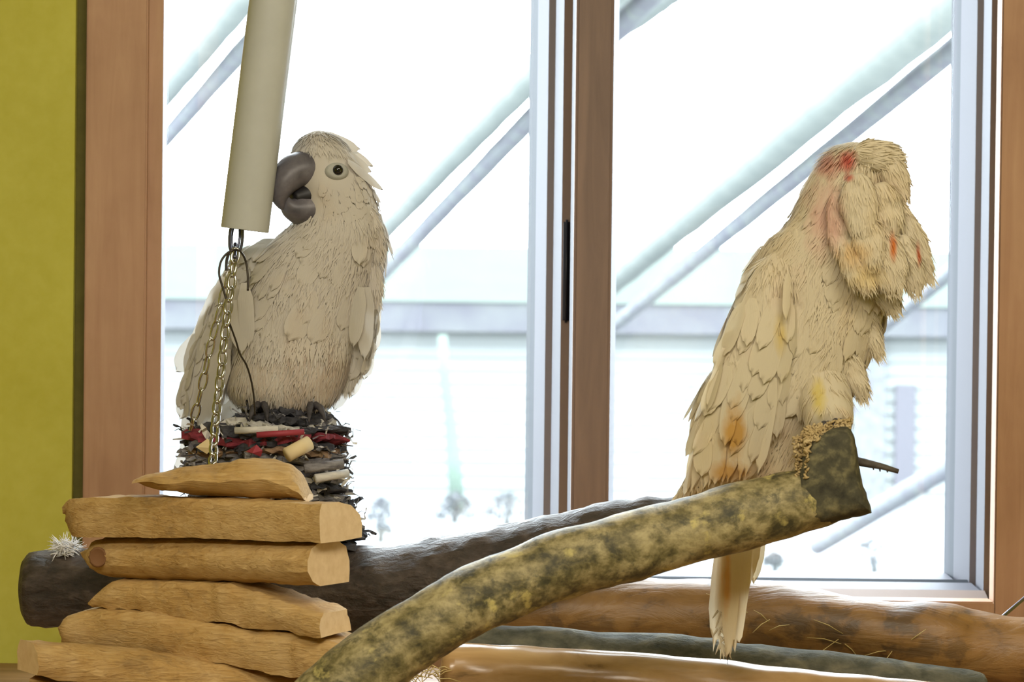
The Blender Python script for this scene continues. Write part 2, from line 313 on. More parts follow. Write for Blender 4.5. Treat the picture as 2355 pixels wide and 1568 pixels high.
w1 = window(1, 378, 1211,
    [('outer_stile', 1211, 1229, 0.77, 0.735, 'vinylgrey'), ('sash_stile', 1229, 1254, 0.735, 0.65, 'vinyl'), ('screen_track', 1254, 1270, 0.65, 0.645, 'track'), ('inner_stile', 1270, 1289, 0.63, 0.55, 'vinyl'), ('jamb', 1289, 1309, 0.53, 0.525, 'jambwood'), ('bead', 1309, 1318, 0.50, 0.445, 'vinyl')],
    [('outer_stile', 367, 379, 0.53, 0.74, 'vinyl')], 'left window with white vinyl sash behind the chain toy')
w2 = window(2, 1412, 2178,
    [('outer_stile', 2178, 2200, 0.77, 0.735, 'vinylgrey'), ('sash_stile', 2200, 2237, 0.735, 0.65, 'vinyl'), ('screen_track', 2237, 2252, 0.65, 0.645, 'track'), ('inner_stile', 2252, 2270, 0.63, 0.55, 'vinyl'), ('jamb', 2270, 2287, 0.53, 0.525, 'jambwood'), ('bead', 2287, 2296, 0.50, 0.425, 'vinyl')],
    [('outer_stile', 1402, 1415, 0.53, 0.74, 'vinyl')], 'right window with white vinyl sash behind the cream cockatoo')
bm = bmesh.new(); boxbm(bm, xat(1293, 0.518), xat(1308, 0.518), 0.518, 0.53, zat(742, 0.52, 1300), zat(505, 0.52, 1300)); bmesh.ops.bevel(bm, geom=bm.edges[:], offset=0.003, segments=2, affect='EDGES')
mk('latch', bm, M['black'], w1)['label'] = 'slim black window latch'
# ledge the logs lie on
ZT = 1.023
t = thing('ledge_table', (0, -0.1, ZT), 'long wooden ledge under the logs in front of the window', 'table')
box('table_top', -1.5, 1.5, -0.55, 0.33, ZT - 0.035, ZT, M['tablewood'], t, 0.004)
for sx in (-1.4, 1.4):
    for sy in (-0.48, 0.26): box('leg', sx - 0.03, sx + 0.03, sy - 0.03, sy + 0.03, 0, ZT - 0.035, M['tablewood'], t, 0.003)
# ceiling fixtures carrying the room lamps
for x, y in ((0.75, -1.75), (-0.5, -3.1)):
    f = thing('ceiling_lamp', (x, y, 2.8), 'flush ceiling lamp towards the window wall' if x > 0 else 'flush ceiling lamp towards the wall opposite the window', 'lamp')
    for a, b_, c_, d_ in ((-0.75, 0.75, -0.45, -0.42), (-0.75, 0.75, 0.42, 0.45), (-0.75, -0.72, -0.42, 0.42), (0.72, 0.75, -0.42, 0.42)):
        box('housing', x + a, x + b_, y + c_, y + d_, 2.76, 2.8, M['vinyl'], f)

# ------------------------------------------------------------------ outside
YH = 37.0
gz = P(1100, 1150, YH).z
bm = bmesh.new(); boxbm(bm, -60, 60, 1.2, 160, gz - 0.2, gz); st(mk('ground', bm, M['snow'], smooth=False), 'pale overexposed ground outside the window', 'ground')
hx0, hx1 = P(-150, 784, YH).x, P(2800, 784, YH).x
ez = P(1100, 762, YH).z; rz = P(1100, 566, YH + 3).z
house = thing('house', (0, YH, gz), 'white clapboard house with pale green roof outside the window', 'house')
box('wall', hx0, hx1, YH, YH + 7, gz - 0.2, ez + 0.1, M['siding'], house)
nb = 13; hb = (ez - gz) / nb
bm = bmesh.new()
vs = [bm.verts.new(v) for v in ((hx0, YH - 0.06, 0), (hx1, YH - 0.06, 0), (hx1, YH - 0.015, hb * 0.98), (hx0, YH - 0.015, hb * 0.98), (hx0, YH, 0), (hx1, YH, 0), (hx1, YH, hb * 0.98), (hx0, YH, hb * 0.98))]
for f in ((0, 1, 2, 3), (0, 4, 5, 1), (3, 2, 6, 7), (0, 3, 7, 4), (1, 5, 6, 2)): bm.faces.new([vs[i] for i in f])
for v in bm.verts: v.co.z += gz
sb = mk('siding_board', bm, M['siding'], house, smooth=False)
for i in range(1, nb):
    o = sb.copy(); COL.objects.link(o); o.parent = house; o.location = (0, 0, i * hb)
bm = bmesh.new()
for (y0, z0) in ((YH - 0.5, ez + 0.45),):
    vs = [bm.verts.new(v) for v in ((hx0 - 1, y0, z0), (hx1 + 1, y0, z0), (hx1 + 1, YH + 3, rz), (hx0 - 1, YH + 3, rz), (hx0 - 1, YH + 7.5, z0), (hx1 + 1, YH + 7.5, z0))]
    for f in ((0, 1, 2, 3), (3, 2, 5, 4), (0, 4, 5, 1), (0, 3, 4), (1, 5, 2)): bm.faces.new([vs[i] for i in f])
mk('roof', bm, M['houseroof'], house, smooth=False)
box('eave', hx0 - 1, hx1 + 1, YH - 0.45, YH, ez, ez + 0.45, M['eave'], house)
d0 = P(2057, 1080, YH - 0.1); d1 = P(2106, 885, YH - 0.1)
box('door', d0.x, d1.x, YH - 0.12, YH, d0.z - 0.4, d1.z, M['houseglass'], house)
box('door_post', P(1962, 784, YH).x, P(2035, 784, YH).x, YH - 0.14, YH, gz, P(2000, 770, YH).z, M['beam'], house)
def rough_leafy(name, px, py, wpx, hpx, Y, label, n=170):
    c = P(px, py, Y); s = S(Y); bm = bmesh.new(); rnd = random.Random(px)
    for i in range(n):
        a = rnd.uniform(0, 6.28); r = rnd.random() ** 0.5; h = rnd.random()
        p = c + Vector((math.cos(a) * r * wpx * s / 2 * math.sqrt(max(0.05, 1 - h * h)), math.sin(a) * r * wpx * s / 2, h * hpx * s))
        k = Euler((rnd.uniform(0, 3), rnd.uniform(0, 3), rnd.uniform(0, 6))).to_matrix(); L = rnd.uniform(9, 16) * s
        q = [bm.verts.new(p + k @ Vector(v) * L) for v in ((-0.5, 0, 0), (0, 0.35, 0.08), (0.6, 0, 0), (0, -0.35, 0.08))]
        bm.faces.new(q)
    root = thing(name, c, label, 'bush'); mk('foliage', bm, M['bush'], root, smooth=False, recalc=False)['kind'] = 'stuff'
    bm = bmesh.new(); tubebm(bm, [Vector((c.x, c.y, min(gz, c.z) - 0.05)), c + Vector((0.02, 0, hpx * s * 0.6))], [0.05, 0.02], 8); mk('stem', bm, M['bush'], root)
rough_leafy('bush', 1045, 1190, 110, 55, 33, 'pale shrub of two with a pointed crown outside left window')
rough_leafy('bush', 1165, 1195, 130, 60, 32.6, 'wider pale shrub outside beside the window mullion')
rough_leafy('bush', 875, 1225, 75, 80, 30, 'small pale shrub outside next to the frayed paper stack')
rough_leafy('bush', 2010, 1300, 160, 60, 27, 'low pale shrub outside below the far door')
rough_leafy('bush', 1780, 1300, 60, 30, 27, 'tiny pale shrub outside behind the tail of the cream cockatoo')
pg = thing('pergola', (0, 6, gz), 'pale pergola with mottled rafters slanting up outside both windows', 'pergola')
box('beam', -3.6, 5.2, 5.92, 6.08, 2.68, 2.86, M['beam2'], pg); box('post', -3.5, -3.34, 5.92, 6.08, gz, 2.7, M['beam2'], pg); box('post', 4.9, 5.06, 5.92, 6.08, gz, 2.7, M['beam2'], pg)
def pole(pts, r, mat, label, name='slanting_pole'):
    (x0, y0, Y0), (x1, y1, Y1) = pts
    t = (-150 - y0) / (y1 - y0); bm = bmesh.new(); p0 = P(x0, y0, Y0); p1 = P(x0 + (x1 - x0) * t, -150, 6.0)
    path = [p0 + (p1 - p0) * (i / 30) for i in range(31)]
    tubebm(bm, path, [r * (10.5 / 13) for i in range(31)], 14, rough=r * 0.08, rs=3)
    o = mk('rafter', bm, M[mat], pg); o['label'] = label; return o
pole([(250, 470, 14), (700, -50, 6.5)], 0.056, 'beam', 'mottled slanting pole outside beside the left casing')
pole([(200, 420, 14.5), (650, -120, 7)], 0.09, 'beam2', 'smooth pale slanting pole outside beside the left casing')
pole([(820, 690, 15), (1300, 190, 7)], 0.060, 'beam', 'mottled slanting pole outside between white cockatoo and mullion')
pole([(770, 640, 15.5), (1260, 130, 7.5)], 0.09, 'beam2', 'smooth pale slanting pole outside between white cockatoo and mullion')
pole([(1380, 775, 16), (2300, 25, 7)], 0.060, 'beam', 'mottled slanting pole outside crossing behind cream cockatoo')
pole([(1340, 700, 16.5), (2240, -40, 7.5)], 0.12, 'beam2', 'smooth pale slanting pole outside crossing behind cream cockatoo')
pole([(2020, 760, 16), (2330, 510, 10)], 0.060, 'beam', 'short slanting pole outside by the crest of the cream cockatoo')
pole([(1880, 1255, 20), (2330, 985, 12)], 0.10, 'beam', 'low slanting pole outside behind the branch stump')
pole([(1330, 130, 12), (1620, -80, 8)], 0.08, 'beam2', 'pale slanting pole outside at the top of right window by mullion')
bm = bmesh.new(); tubebm(bm, [P(1018, 770, 34), P(1022, 860, 34), P(1036, 960, 34), P(1042, 1050, 34), P(1054, 1175, 34)], [0.07, 0.08, 0.09, 0.09, 0.1], 8, rough=0.03, rs=3)
tag(mk('sapling', bm, plain('pale_sapling_bark', (84, 98, 88), 0.9)), 'thin pale green sapling stem in front of the house', 'tree')

# ------------------------------------------------------------------ logs and branches
def log(name, pts, mat, label, seg=28, rough=0.004, rs=14, taper0=True, taper1=False, n=8, capmat=None, seed=0.0, cat='log'):
    sm = catmull(pts, n); bm = bmesh.new(); path = []; rad = []
    for (px, py, Y, r) in sm: path.append(P(px, py, Y)); rad.append(r * S(Y))
    if taper0:   # rounded, gnawed end
        d = (path[0] - path[1]).normalized(); r0 = rad[0]
        path = [path[0] + d * r0 * 0.34, path[0] + d * r0 * 0.28, path[0] + d * r0 * 0.15] + path; rad = [r0 * 0.45, r0 * 0.72, r0 * 0.93] + rad
    if taper1:
        d = (path[-1] - path[-2]).normalized(); r0 = rad[-1]
        path += [path[-1] + d * r0 * 0.15, path[-1] + d * r0 * 0.28, path[-1] + d * r0 * 0.34]; rad += [r0 * 0.93, r0 * 0.72, r0 * 0.45]
    tubebm(bm, path, rad, seg, rough=rough, rs=rs, seed=seed, capmi=1 if capmat else None)
    return tag(mk(name, bm, [M[mat]] + ([M[capmat]] if capmat else [])), label, cat)
log('dark_log', [(78, 1353, 0.06, 88), (250, 1352, 0.06, 90), (500, 1355, 0.06, 96), (720, 1362, 0.06, 100), (880, 1355, 0.055, 100), (1000, 1330, 0.05, 92), (1120, 1297, 0.045, 80), (1250, 1258, 0.04, 70), (1400, 1220, 0.03, 58), (1540, 1190, 0.02, 49), (1700, 1150, 0.0, 42), (1850, 1120, -0.02, 34)],
    'darkbark', 'thick dark-barked log running behind the boards and rising to the right', rough=0.006, rs=22, taper1=True)
log('brown_log', [(1010, 1400, 0.16, 84), (1250, 1405, 0.15, 84), (1480, 1412, 0.14, 84), (1740, 1425, 0.12, 90), (1900, 1450, 0.11, 88), (2060, 1470, 0.10, 86), (2165, 1480, 0.10, 92), (2240, 1490, 0.10, 86), (2400, 1508, 0.09, 88), (2600, 1536, 0.085, 90)],
    'brownlog', 'peeled brown log with dark patches under the right window', rough=0.005, rs=11, seed=3.1)
log('grey_log', [(1040, 1500, 0.0, 64), (1300, 1512, 0.0, 66), (1600, 1530, 0.0, 62), (1900, 1552, 0.0, 55), (2250, 1593, 0.0, 53)], 'greylog', 'grey-green barked log wedged between brown log and pale log', rough=0.004, rs=18, seed=5.0, taper1=True)
log('pale_log', [(1035, 1545, -0.12, 66), (1200, 1552, -0.12, 67), (1450, 1566, -0.12, 68), (1700, 1588, -0.12, 66), (1950, 1612, -0.12, 62), (2300, 1632, -0.12, 54)], 'palelog', 'glossy pale peeled log lying lowest beneath the tail', rough=0.0035, rs=12, seed=9.0, taper1=True)
# lichen branch with stump
br = thing('lichen_branch', P(800, 1700, -0.42), 'curved branch blotched with yellow lichen and dark moss, ending in a stump', 'branch')
bm = bmesh.new()
pts = catmull([(652, 1734, -0.442, 90), (745, 1632, -0.43, 92), (840, 1550, -0.42, 90), (935, 1472, -0.41, 82), (1060, 1393, -0.40, 80), (1200, 1330, -0.385, 78), (1380, 1275, -0.37, 79), (1560, 1226, -0.355, 80), (1720, 1180, -0.345, 78), (1830, 1152, -0.335, 76), (1890, 1140, -0.332, 68), (1940, 1132, -0.33, 54)], 7)
tubebm(bm, [P(a, b_, c_) for a, b_, c_, r in pts], [r * S(c_) for a, b_, c_, r in pts], 30, rough=0.004, rs=16, seed=2.2)
mk('stem', bm, M['lichen'], br)
bm = bmesh.new(); out = [(1828, 1112), (1838, 1062), (1852, 1025), (1878, 998), (1915, 984), (1945, 980), (1958, 988), (1966, 1010), (1974, 1045), (1977, 1080), (1984, 1110), (1994, 1140), (2004, 1176), (1998, 1183), (1970, 1188), (1935, 1198), (1895, 1206), (1858, 1205), (1835, 1180), (1825, 1148)]
big = catmull([o_ for o_ in out + out[:1]], 4)[:-1]; rings = []
for sc_, Y_ in ((0.35, -0.366), (0.62, -0.366), (0.82, -0.363), (0.93, -0.354), (0.985, -0.342), (1.0, -0.325), (0.97, -0.305), (0.85, -0.292), (0.5, -0.286)):
    ring = []
    for (x_, y_) in big:
        p_ = P(1918 + (x_ - 1918) * sc_, 1100 + (y_ - 1100) * sc_, Y_); ring.append(bm.verts.new(p_ + Vector((nz(p_, 120, 1), nz(p_, 90, 4) * 1.5, nz(p_, 120, 7))) * 0.0016))
    rings.append(ring)
for x_, y_ in zip(rings, rings[1:]):
    for k in range(len(big)): bm.faces.new((x_[k], x_[(k + 1) % len(big)], y_[(k + 1) % len(big)], y_[k]))
bm.faces.new(rings[0]); bm.faces.new(rings[-1])
o = mk('stump', bm, M['cutend'], br); o['label'] = 'dark cut stub rising at the branch end'
# flat dark cut face at the right-hand end
# chewed pale fibres on the stump rim
bm = bmesh.new(); rnd = random.Random(4)
for i in range(800):
    t = rnd.random()
    if rnd.random() < 0.62: x = 1842 + 112 * t; y = 1004 - 26 * t ** 0.5 + rnd.uniform(-14, 30 - 18 * t)
    else: x = 1842 + rnd.uniform(-18, 24) * (1 - 0.4 * t); y = 1000 + 100 * t
    f_ = max(0.0, min(1.0, (y - 975) / 40)); Y = -0.318 - 0.044 * f_ + rnd.uniform(-0.006, 0.006) + (0.012 if x < 1850 else 0)
    p = P(x, y, Y); dv = Vector((rnd.uniform(-1, 1), rnd.uniform(-0.8, 0.3), rnd.uniform(-0.7, 1))).normalized(); r = rnd.uniform(1.4, 3.6) * 0.00045
    tubebm(bm, [p - dv * r * 2, p, p + dv * r * rnd.uniform(1.2, 2.4)], [r * 0.8, r, r * 0.35], 5)
o = mk('chewed_fibre', bm, M['chewed'], br); o['label'] = 'pale gnawed wood fibres'; o['kind'] = 'stuff'
bm = bmesh.new(); tubebm(bm, [P(1930, 1050, -0.30), P(1985, 1064, -0.30), P(2030, 1073, -0.30), P(2066, 1084, -0.30)], [0.0042, 0.0042, 0.0036, 0.0026], 8, rough=0.001, rs=200)
for x, y in ((2008, 1072), (2023, 1076), (2040, 1078)): tubebm(bm, [P(x, y - 4, -0.30), P(x + 1, y + 8, -0.302)], [0.0016, 0.0007], 5)
mk('side_twig', bm, M['twig'], br)['label'] = 'thin dark side twig'

# ------------------------------------------------------------------ split boards
def slab(name, top, bot, Yl, Yr, D, th, prof, label, mirror=False, seed=0.0, chew_l=0.0, chew_r=0.0, n=64, jit=0.0016, mats=('board', 'boardend'), squeeze=0.16):
    xl = min(top[0][0], bot[0][0]); xr = max(top[-1][0], bot[-1][0])
    pr = []
    for (a, b_) in zip(prof, prof[1:] + prof[:1]): pr += [a, ((a[0] + b_[0]) / 2, (a[1] + b_[1]) / 2)]
    prof = pr
    dv = Vector((math.sin(R(th)) * (-1 if mirror else 1), math.cos(R(th)), 0)); bm = bmesh.new(); rings = []
    for i in range(n + 1):
        u = i / n; x = xl + (xr - xl) * u; yt = lerp_poly(top, x); yb = lerp_poly(bot, x); Y = Yl + (Yr - Yl) * u; ring = []
        for (h, d) in prof:
            hh = h
            e = 0.0
            if chew_l and u < chew_l: e = (1 - u / chew_l) ** 2
            if chew_r and u > 1 - chew_r: e = max(e, (1 - (1 - u) / chew_r) ** 2)
            hh = 0.5 + (h - 0.5) * (1 - squeeze * 2 * e); dd = D * (0.5 + (d - 0.5) * (1 - 0.35 * e))
            p = P(x, yb + (yt - yb) * hh, Y) + dv * dd
            am = jit + 0.006 * e
            p += Vector((nz(p, 45, seed), nz(p, 45, seed + 9), nz(p, 40, seed + 3))) * am
            pp = (p[0] * 0.3, p[1], p[2]); p += Vector((0, nz(pp, 160, seed + 2), nz(pp, 160, seed + 5))) * am * 0.7
            if e: p += Vector((nz(p, 150, seed + 7), 0, nz(p, 170, seed + 8))) * 0.006 * e
            ring.append(bm.verts.new(p))
        rings.append(ring)
    k = len(rings[0])
    for a, b_ in zip(rings, rings[1:]):
        for j in range(k): bm.faces.new((a[j], a[(j + 1) % k], b_[(j + 1) % k], b_[j]))
    f = bm.faces.new(rings[0]); f.material_index = 0 if (chew_l and not mirror) else 1
    f = bm.faces.new(rings[-1]); f.material_index = 1 if not chew_r else 0
    o = mk(name, bm, [M[q] for q in mats]); sharp(o, 38); return tag(o, label, 'wood', None)
FLAT = [(0, 0.03), (0.2, 0.0), (0.5, 0), (0.85, 0), (1, 0.05), (1, 0.45), (0.9, 0.75), (0.6, 0.96), (0.35, 1), (0, 1)]
ROUND = [(0, 0.30), (0.12, 0.12), (0.35, 0.01), (0.6, 0.0), (0.85, 0.1), (1, 0.32), (1, 0.7), (0.82, 0.92), (0.45, 1), (0, 1)]
HALF = [(0, 0.06), (0.4, 0), (0.8, 0.02), (1, 0.12), (1, 0.9), (0.5, 1), (0, 1)]
b1 = slab('split_board', [(125, 1165), (150, 1146), (300, 1142), (500, 1148), (735, 1160)], [(125, 1212), (145, 1236), (450, 1236), (735, 1250)], -0.12, -0.28, 0.080, 30, FLAT, 'long split board with sawn pale end directly under the bark slab', chew_l=0.12, seed=1)
b2 = slab('split_board', [(162, 1258), (180, 1237), (400, 1237), (690, 1250)], [(162, 1300), (200, 1332), (450, 1340), (706, 1352)], -0.115, -0.275, 0.080, 30, ROUND, 'rounded split board with a round knot near its gnawed end', chew_l=0.14, seed=2)
b3 = slab('split_board', [(186, 1392), (205, 1380), (222, 1358), (252, 1336), (520, 1341), (600, 1370), (735, 1412)], [(186, 1397), (230, 1400), (300, 1405), (430, 1424), (560, 1444), (735, 1467)], -0.13, -0.27, 0.07, 24, HALF, 'wedge-shaped split board with torn gnawed end under the knotted board', chew_l=0.06, seed=3, jit=0.003)
b4 = slab('split_board', [(116, 1460), (124, 1430), (165, 1412), (230, 1403), (300, 1408), (430, 1427), (560, 1447), (740, 1470), (800, 1490)], [(116, 1478), (350, 1503), (520, 1530), (720, 1566), (800, 1580)], -0.14, -0.27, 0.08, 14, HALF, 'rough split board tapering below the wedge-shaped board', chew_l=0.05, seed=4, jit=0.003)
b5 = slab('split_board', [(88, 1480), (250, 1492), (345, 1500), (520, 1526), (740, 1562)], [(88, 1557), (300, 1590), (740, 1650)], -0.28, -0.20, 0.065, 30, [(0, 0.1), (0.3, 0.0), (0.7, 0.02), (0.93, 0.25), (1, 0.5), (0.93, 0.85), (0.5, 1), (0, 1)], 'lowest thick split board with a pale lens-shaped sawn end', mirror=True, seed=5, jit=0.0025)
b6 = slab('split_board', [(60, 1564), (300, 1600), (700, 1660)], [(60, pyz(60, -0.26, ZT)), (300, pyz(300, -0.241, ZT)), (700, pyz(700, -0.21, ZT))], -0.26, -0.21, 0.10, 5, HALF, 'dull split board at the bottom behind the lens-ended board', seed=8, jit=0.002)
# knot and hollow on the boards
def disc(name, px, py, Y, rx, ry, m, parent, dep=0.004):
    bm = bmesh.new(); n = 22; rows = []
    for k, (s, off) in enumerate(((1.0, 0.004), (0.9, -0.001), (0.75, 0.0), (0.35, 0.0012))):
        rows.append([bm.verts.new(P(px + rx * s * math.cos(6.2832 * i / n) * (1 + 0.06 * math.sin(3 * i)), py + ry * s * math.sin(6.2832 * i / n), Y + off)) for i in range(n)])
    for a, b_ in zip(rows, rows[1:]):
        for i in range(n): bm.faces.new((a[i], a[(i + 1) % n], b_[(i + 1) % n], b_[i]))
    bm.faces.new(rows[-1]); return mk(name, bm, M[m], parent)
disc('knot', 225, 1281, -0.139, 21, 24, 'knot', b2)['label'] = 'round brown knot'
# bark slab on top
sl = slab('bark_slab', [(304, 1106), (345, 1090), (420, 1078), (480, 1073), (545, 1062), (620, 1064), (660, 1074), (686, 1105), (700, 1140)], [(304, 1113), (360, 1135), (440, 1143), (560, 1148), (700, 1156)], -0.205, -0.235, 0.065, 4,
    [(0, 0.45), (0.25, 0.12), (0.5, 0.0), (0.75, 0.06), (1, 0.3), (1, 0.7), (0.5, 1), (0, 1)], 'boat-shaped pale bark slab lying on top of the board stack', seed=6, jit=0.003)
# pale block under the dark log, ledge strip at far left
o = slab('wood_block', [(690, 1458), (860, 1462)], [(690, pyz(690, 0.03, ZT)), (860, pyz(860, 0.03, ZT))], 0.03, 0.03, 0.10, 4, HALF, 'pale wood block propping the dark log beside the boards', seed=7, mats=('boardend', 'boardend'))
o = slab('wood_block', [(215, 1443), (330, 1445)], [(215, pyz(215, 0.03, ZT)), (330, pyz(330, 0.03, ZT))], 0.03, 0.03, 0.10, 4, HALF, 'wood block propping the dark log behind the board ends', seed=11, mats=('greylog', 'greylog'))
# straw
def straws(name, spots, Y, label, L=(25, 60)):
    bm = bmesh.new(); rnd = random.Random(int(spots[0][0]))
    for (x, y, n) in spots:
        for i in range(n):
            a = P(x + rnd.uniform(-30, 30), y + rnd.uniform(-16, 16), Y); dv = Vector((rnd.uniform(-1, 1), rnd.uniform(-0.4, 0.1), rnd.uniform(-0.5, 1))).normalized() * rnd.uniform(*L) * S(Y)
            tubebm(bm, [a, a + dv * 0.5 + Vector((0, 0, 0.002)), a + dv], [0.0005, 0.0006, 0.0003], 4)
    return tag(mk(name, bm, M['straw']), label, 'straw', kind='stuff')
straws('straw', [(985, 1545, 26), (950, 1560, 14)], -0.15, 'tuft of pale straw between the branch and the pale log')
straws('straw', [(1950, 1470, 4), (2040, 1500, 3), (1780, 1440, 3), (1690, 1420, 2)], 0.063, 'loose straws hanging on the brown log', (40, 110))
bm = bmesh.new(); tubebm(bm, [P(2265, 1452, 0.12), P(2316, 1409, 0.195), P(2475, 1275, 0.426)], [0.0022, 0.0022, 0.0022], 8); tag(mk('metal_rod', bm, M['steel']), 'thin shiny metal rod slanting behind the brown log', 'rod')

# ------------------------------------------------------------------ frayed paper stack
ps = thing('paper_stack', P(620, 1262, 0.07), 'frayed stack of shredded paper sheets under the white cockatoo', 'paper stack')
rows = [(950, 560, 745, 0), (962, 528, 768, 0), (976, 500, 775, 2), (990, 440, 800, 0), (1004, 418, 800, 3), (1018, 425, 795, 0), (1032, 432, 790, 4), (1046, 432, 792, 1), (1062, 430, 796, 1), (1080, 428, 798, 0), (1098, 428, 800, 2), (1116, 430, 800, 0), (1134, 440, 806, 1), (1152, 450, 812, 1), (1170, 460, 818, 0), (1188, 470, 826, 0), (1206, 480, 836, 1), (1224, 490, 842, 0), (1244, 520, 830, 0)]
rnd = random.Random(11)
for i, (py, xl, xr, mi) in enumerate(rows):
    Y = 0.07; c = P((xl + xr) / 2, py, Y); rx = (xr - xl) / 2 * S(Y); ry = min(rx, 0.095); n = 72; bm = bmesh.new(); rings = []
    hz = 0.0055
    jag = [rnd.uniform(-0.10, 0.05) - (0.10 if rnd.random() < 0.18 else 0) for k in range(n)]
    for (s, z) in ((0.55, hz), (0.86, hz * 0.9), (1.0, hz * 0.35), (1.0, -hz * 0.35), (0.86, -hz * 0.9), (0.55, -hz)):
        ring = []
        for k in range(n):
            a = 2 * math.pi * k / n; q = s * (1 + (jag[k] if s > 0.9 else jag[k] * 0.3))
            wav = 0.004 * math.sin(3 * a + i) + 0.003 * rnd.uniform(-1, 1) * (s > 0.8)
            ring.append(bm.verts.new(c + Vector((rx * q * math.cos(a), ry * q * math.sin(a), z + wav))))
        rings.append(ring)
    for a, b_ in zip(rings, rings[1:]):
        for k in range(n): bm.faces.new((a[k], a[(k + 1) % n], b_[(k + 1) % n], b_[k]))
    bm.faces.new(rings[0]); bm.faces.new(rings[-1])
    mk('sheet', bm, PAP[mi], ps, smooth=False)
# shreds sticking out all round
def shred_mesh(name, L, W, kind, rnd):
    bm = bmesh.new(); n = 5; a = []
    for j in range(n + 1):
        t = j / n; wv = W * (1 - 0.5 * t) * (0.7 + 0.5 * rnd.random()); z = 0.25 * L * math.sin(t * rnd.uniform(1.5, 3.4)) * rnd.uniform(-1, 1)
        a.append((bm.verts.new((L * t, -wv / 2, z)), bm.verts.new((L * t, wv / 2, z + rnd.uniform(-0.4, 0.4) * W))))
    for p, q in zip(a, a[1:]): bm.faces.new((p[0], q[0], q[1], p[1]))
    me = bpy.data.meshes.new(name); bm.to_mesh(me); bm.free(); me.materials.append(PAP[kind]); return me
variants = [shred_mesh('shred', rnd.uniform(0.018, 0.032), rnd.uniform(0.004, 0.009), k, rnd) for k in (0, 0, 0, 1, 1, 2, 2, 2, 1, 1)] + [shred_mesh('shred', rnd.uniform(0.022, 0.036), 0.0026, k, rnd) for k in (0, 1, 0, 2)]
for i in range(290):
    j = rnd.randrange(len(rows) - 1); py, xl, xr, mi = rows[j]; Y = 0.07; c = P((xl + xr) / 2, py, Y); rx = (xr - xl) / 2 * S(Y) * 0.9; ry = min(rx, 0.088)
    a = rnd.uniform(-math.pi * 1.08, math.pi * 0.08) if rnd.random() < 0.85 else rnd.uniform(0, 6.28)
    me = variants[rnd.randrange(len(variants))]
    if py > 1040 and 560 < 620 + 190 * math.cos(a) < 790 and rnd.random() < 0.4: me = variants[rnd.choice((3, 4, 5, 6))]
    o = bpy.data.objects.new('shred', me); COL.objects.link(o); o.parent = ps
    o.location = c + Vector((rx * math.cos(a), ry * math.sin(a), rnd.uniform(-0.006, 0.006))) - WLOC[ps.name]
    tz = a + rnd.uniform(-1.1, 1.1); o.rotation_euler = (rnd.uniform(-1.5, 1.5), rnd.uniform(-0.9, 0.7), tz); k = rnd.uniform(0.6, 1.1); o.scale = (k, k, k)
def roll(name, a, b_, r, m):
    bm = bmesh.new(); tubebm(bm, [P(*a), P(*b_)], [r, r], 14); return mk(name, bm, m, ps)
roll('paper_roll', (660, 1046, -0.045), (712, 1018, -0.03), 0.0085, PAP[6])['label'] = 'rolled cream paper'
roll('paper_roll', (640, 986, -0.03), (540, 990, -0.028), 0.004, PAP[2]); roll('paper_roll', (590, 1000, -0.034), (700, 993, -0.03), 0.0035, PAP[5])
roll('paper_roll', (700, 1078, -0.03), (790, 1066, -0.02), 0.0055, PAP[1]); roll('paper_roll', (725, 1100, -0.03), (800, 1088, -0.01), 0.005, PAP[2])
bm = bmesh.new(); q = [P(566, 1038, -0.042), P(590, 1022, -0.046), P(604, 1036, -0.05), P(600, 1050, -0.045), P(580, 1042, -0.052)]
vs = [bm.verts.new(v) for v in q]; bm.faces.new((vs[0], vs[1], vs[4])); bm.faces.new((vs[1], vs[2], vs[4])); bm.faces.new((vs[2], vs[3], vs[4])); bm.faces.new((vs[3], vs[0], vs[4]))
mk('torn_scrap', bm, PAP[5], ps, smooth=False)['label'] = 'torn red paper scrap'
bm = bmesh.new(); q = [P(450, 1028, -0.03), P(478, 1008, -0.033), P(490, 1030, -0.036), P(476, 1044, -0.03)]; vs = [bm.verts.new(v) for v in q]; bm.faces.new((vs[0], vs[1], vs[2])); bm.faces.new((vs[0], vs[2], vs[3]))
mk('torn_scrap', bm, PAP[6], ps, smooth=False)

# ------------------------------------------------------------------ tube, chains, wires
tb = thing('hanging_tube', P(562, 529, 0.0), 'cream plastic tube hanging slanted above the chains', 'tube')
bm = bmesh.new(); YT = 0.0; p0 = P(563, 529, YT); p1 = P(663, -270, YT); d = (p1 - p0).normalized(); r = 55.5 * S(YT)
n = 40; s = d.cross(Vector((0, 1, 0))).normalized(); u = s.cross(d)
rings = []
for q, rr in ((p0 + d * 0.09, r * 0.9), (p0 + d * 0.001, r * 0.9), (p0, r * 0.93), (p0, r * 0.98), (p0 + d * 0.0015, r), (p1, r), (p1, r * 0.9), (p1 - d * 0.05, r * 0.9)):
    rings.append([bm.verts.new(q + s * rr * math.cos(6.2832 * k / n) + u * rr * math.sin(6.2832 * k / n)) for k in range(n)])
for a, b_ in zip(rings, rings[1:]):
    for k in range(n): bm.faces.new((a[k], a[(k + 1) % n], b_[(k + 1) % n], b_[k]))
bm.faces.new(rings[0]); bm.faces.new(rings[-1]); sharp(mk('tube_body', bm, M['pvc'], tb), 40)
bm = bmesh.new(); tubebm(bm, [p1 - d * 0.05, p1, Vector((p1.x + 0.02, 0, 2.45)), Vector((p1.x + 0.02, 0, 2.8))], [0.004] * 4, 10); mk('suspension_cord', bm, M['steel'], tb)
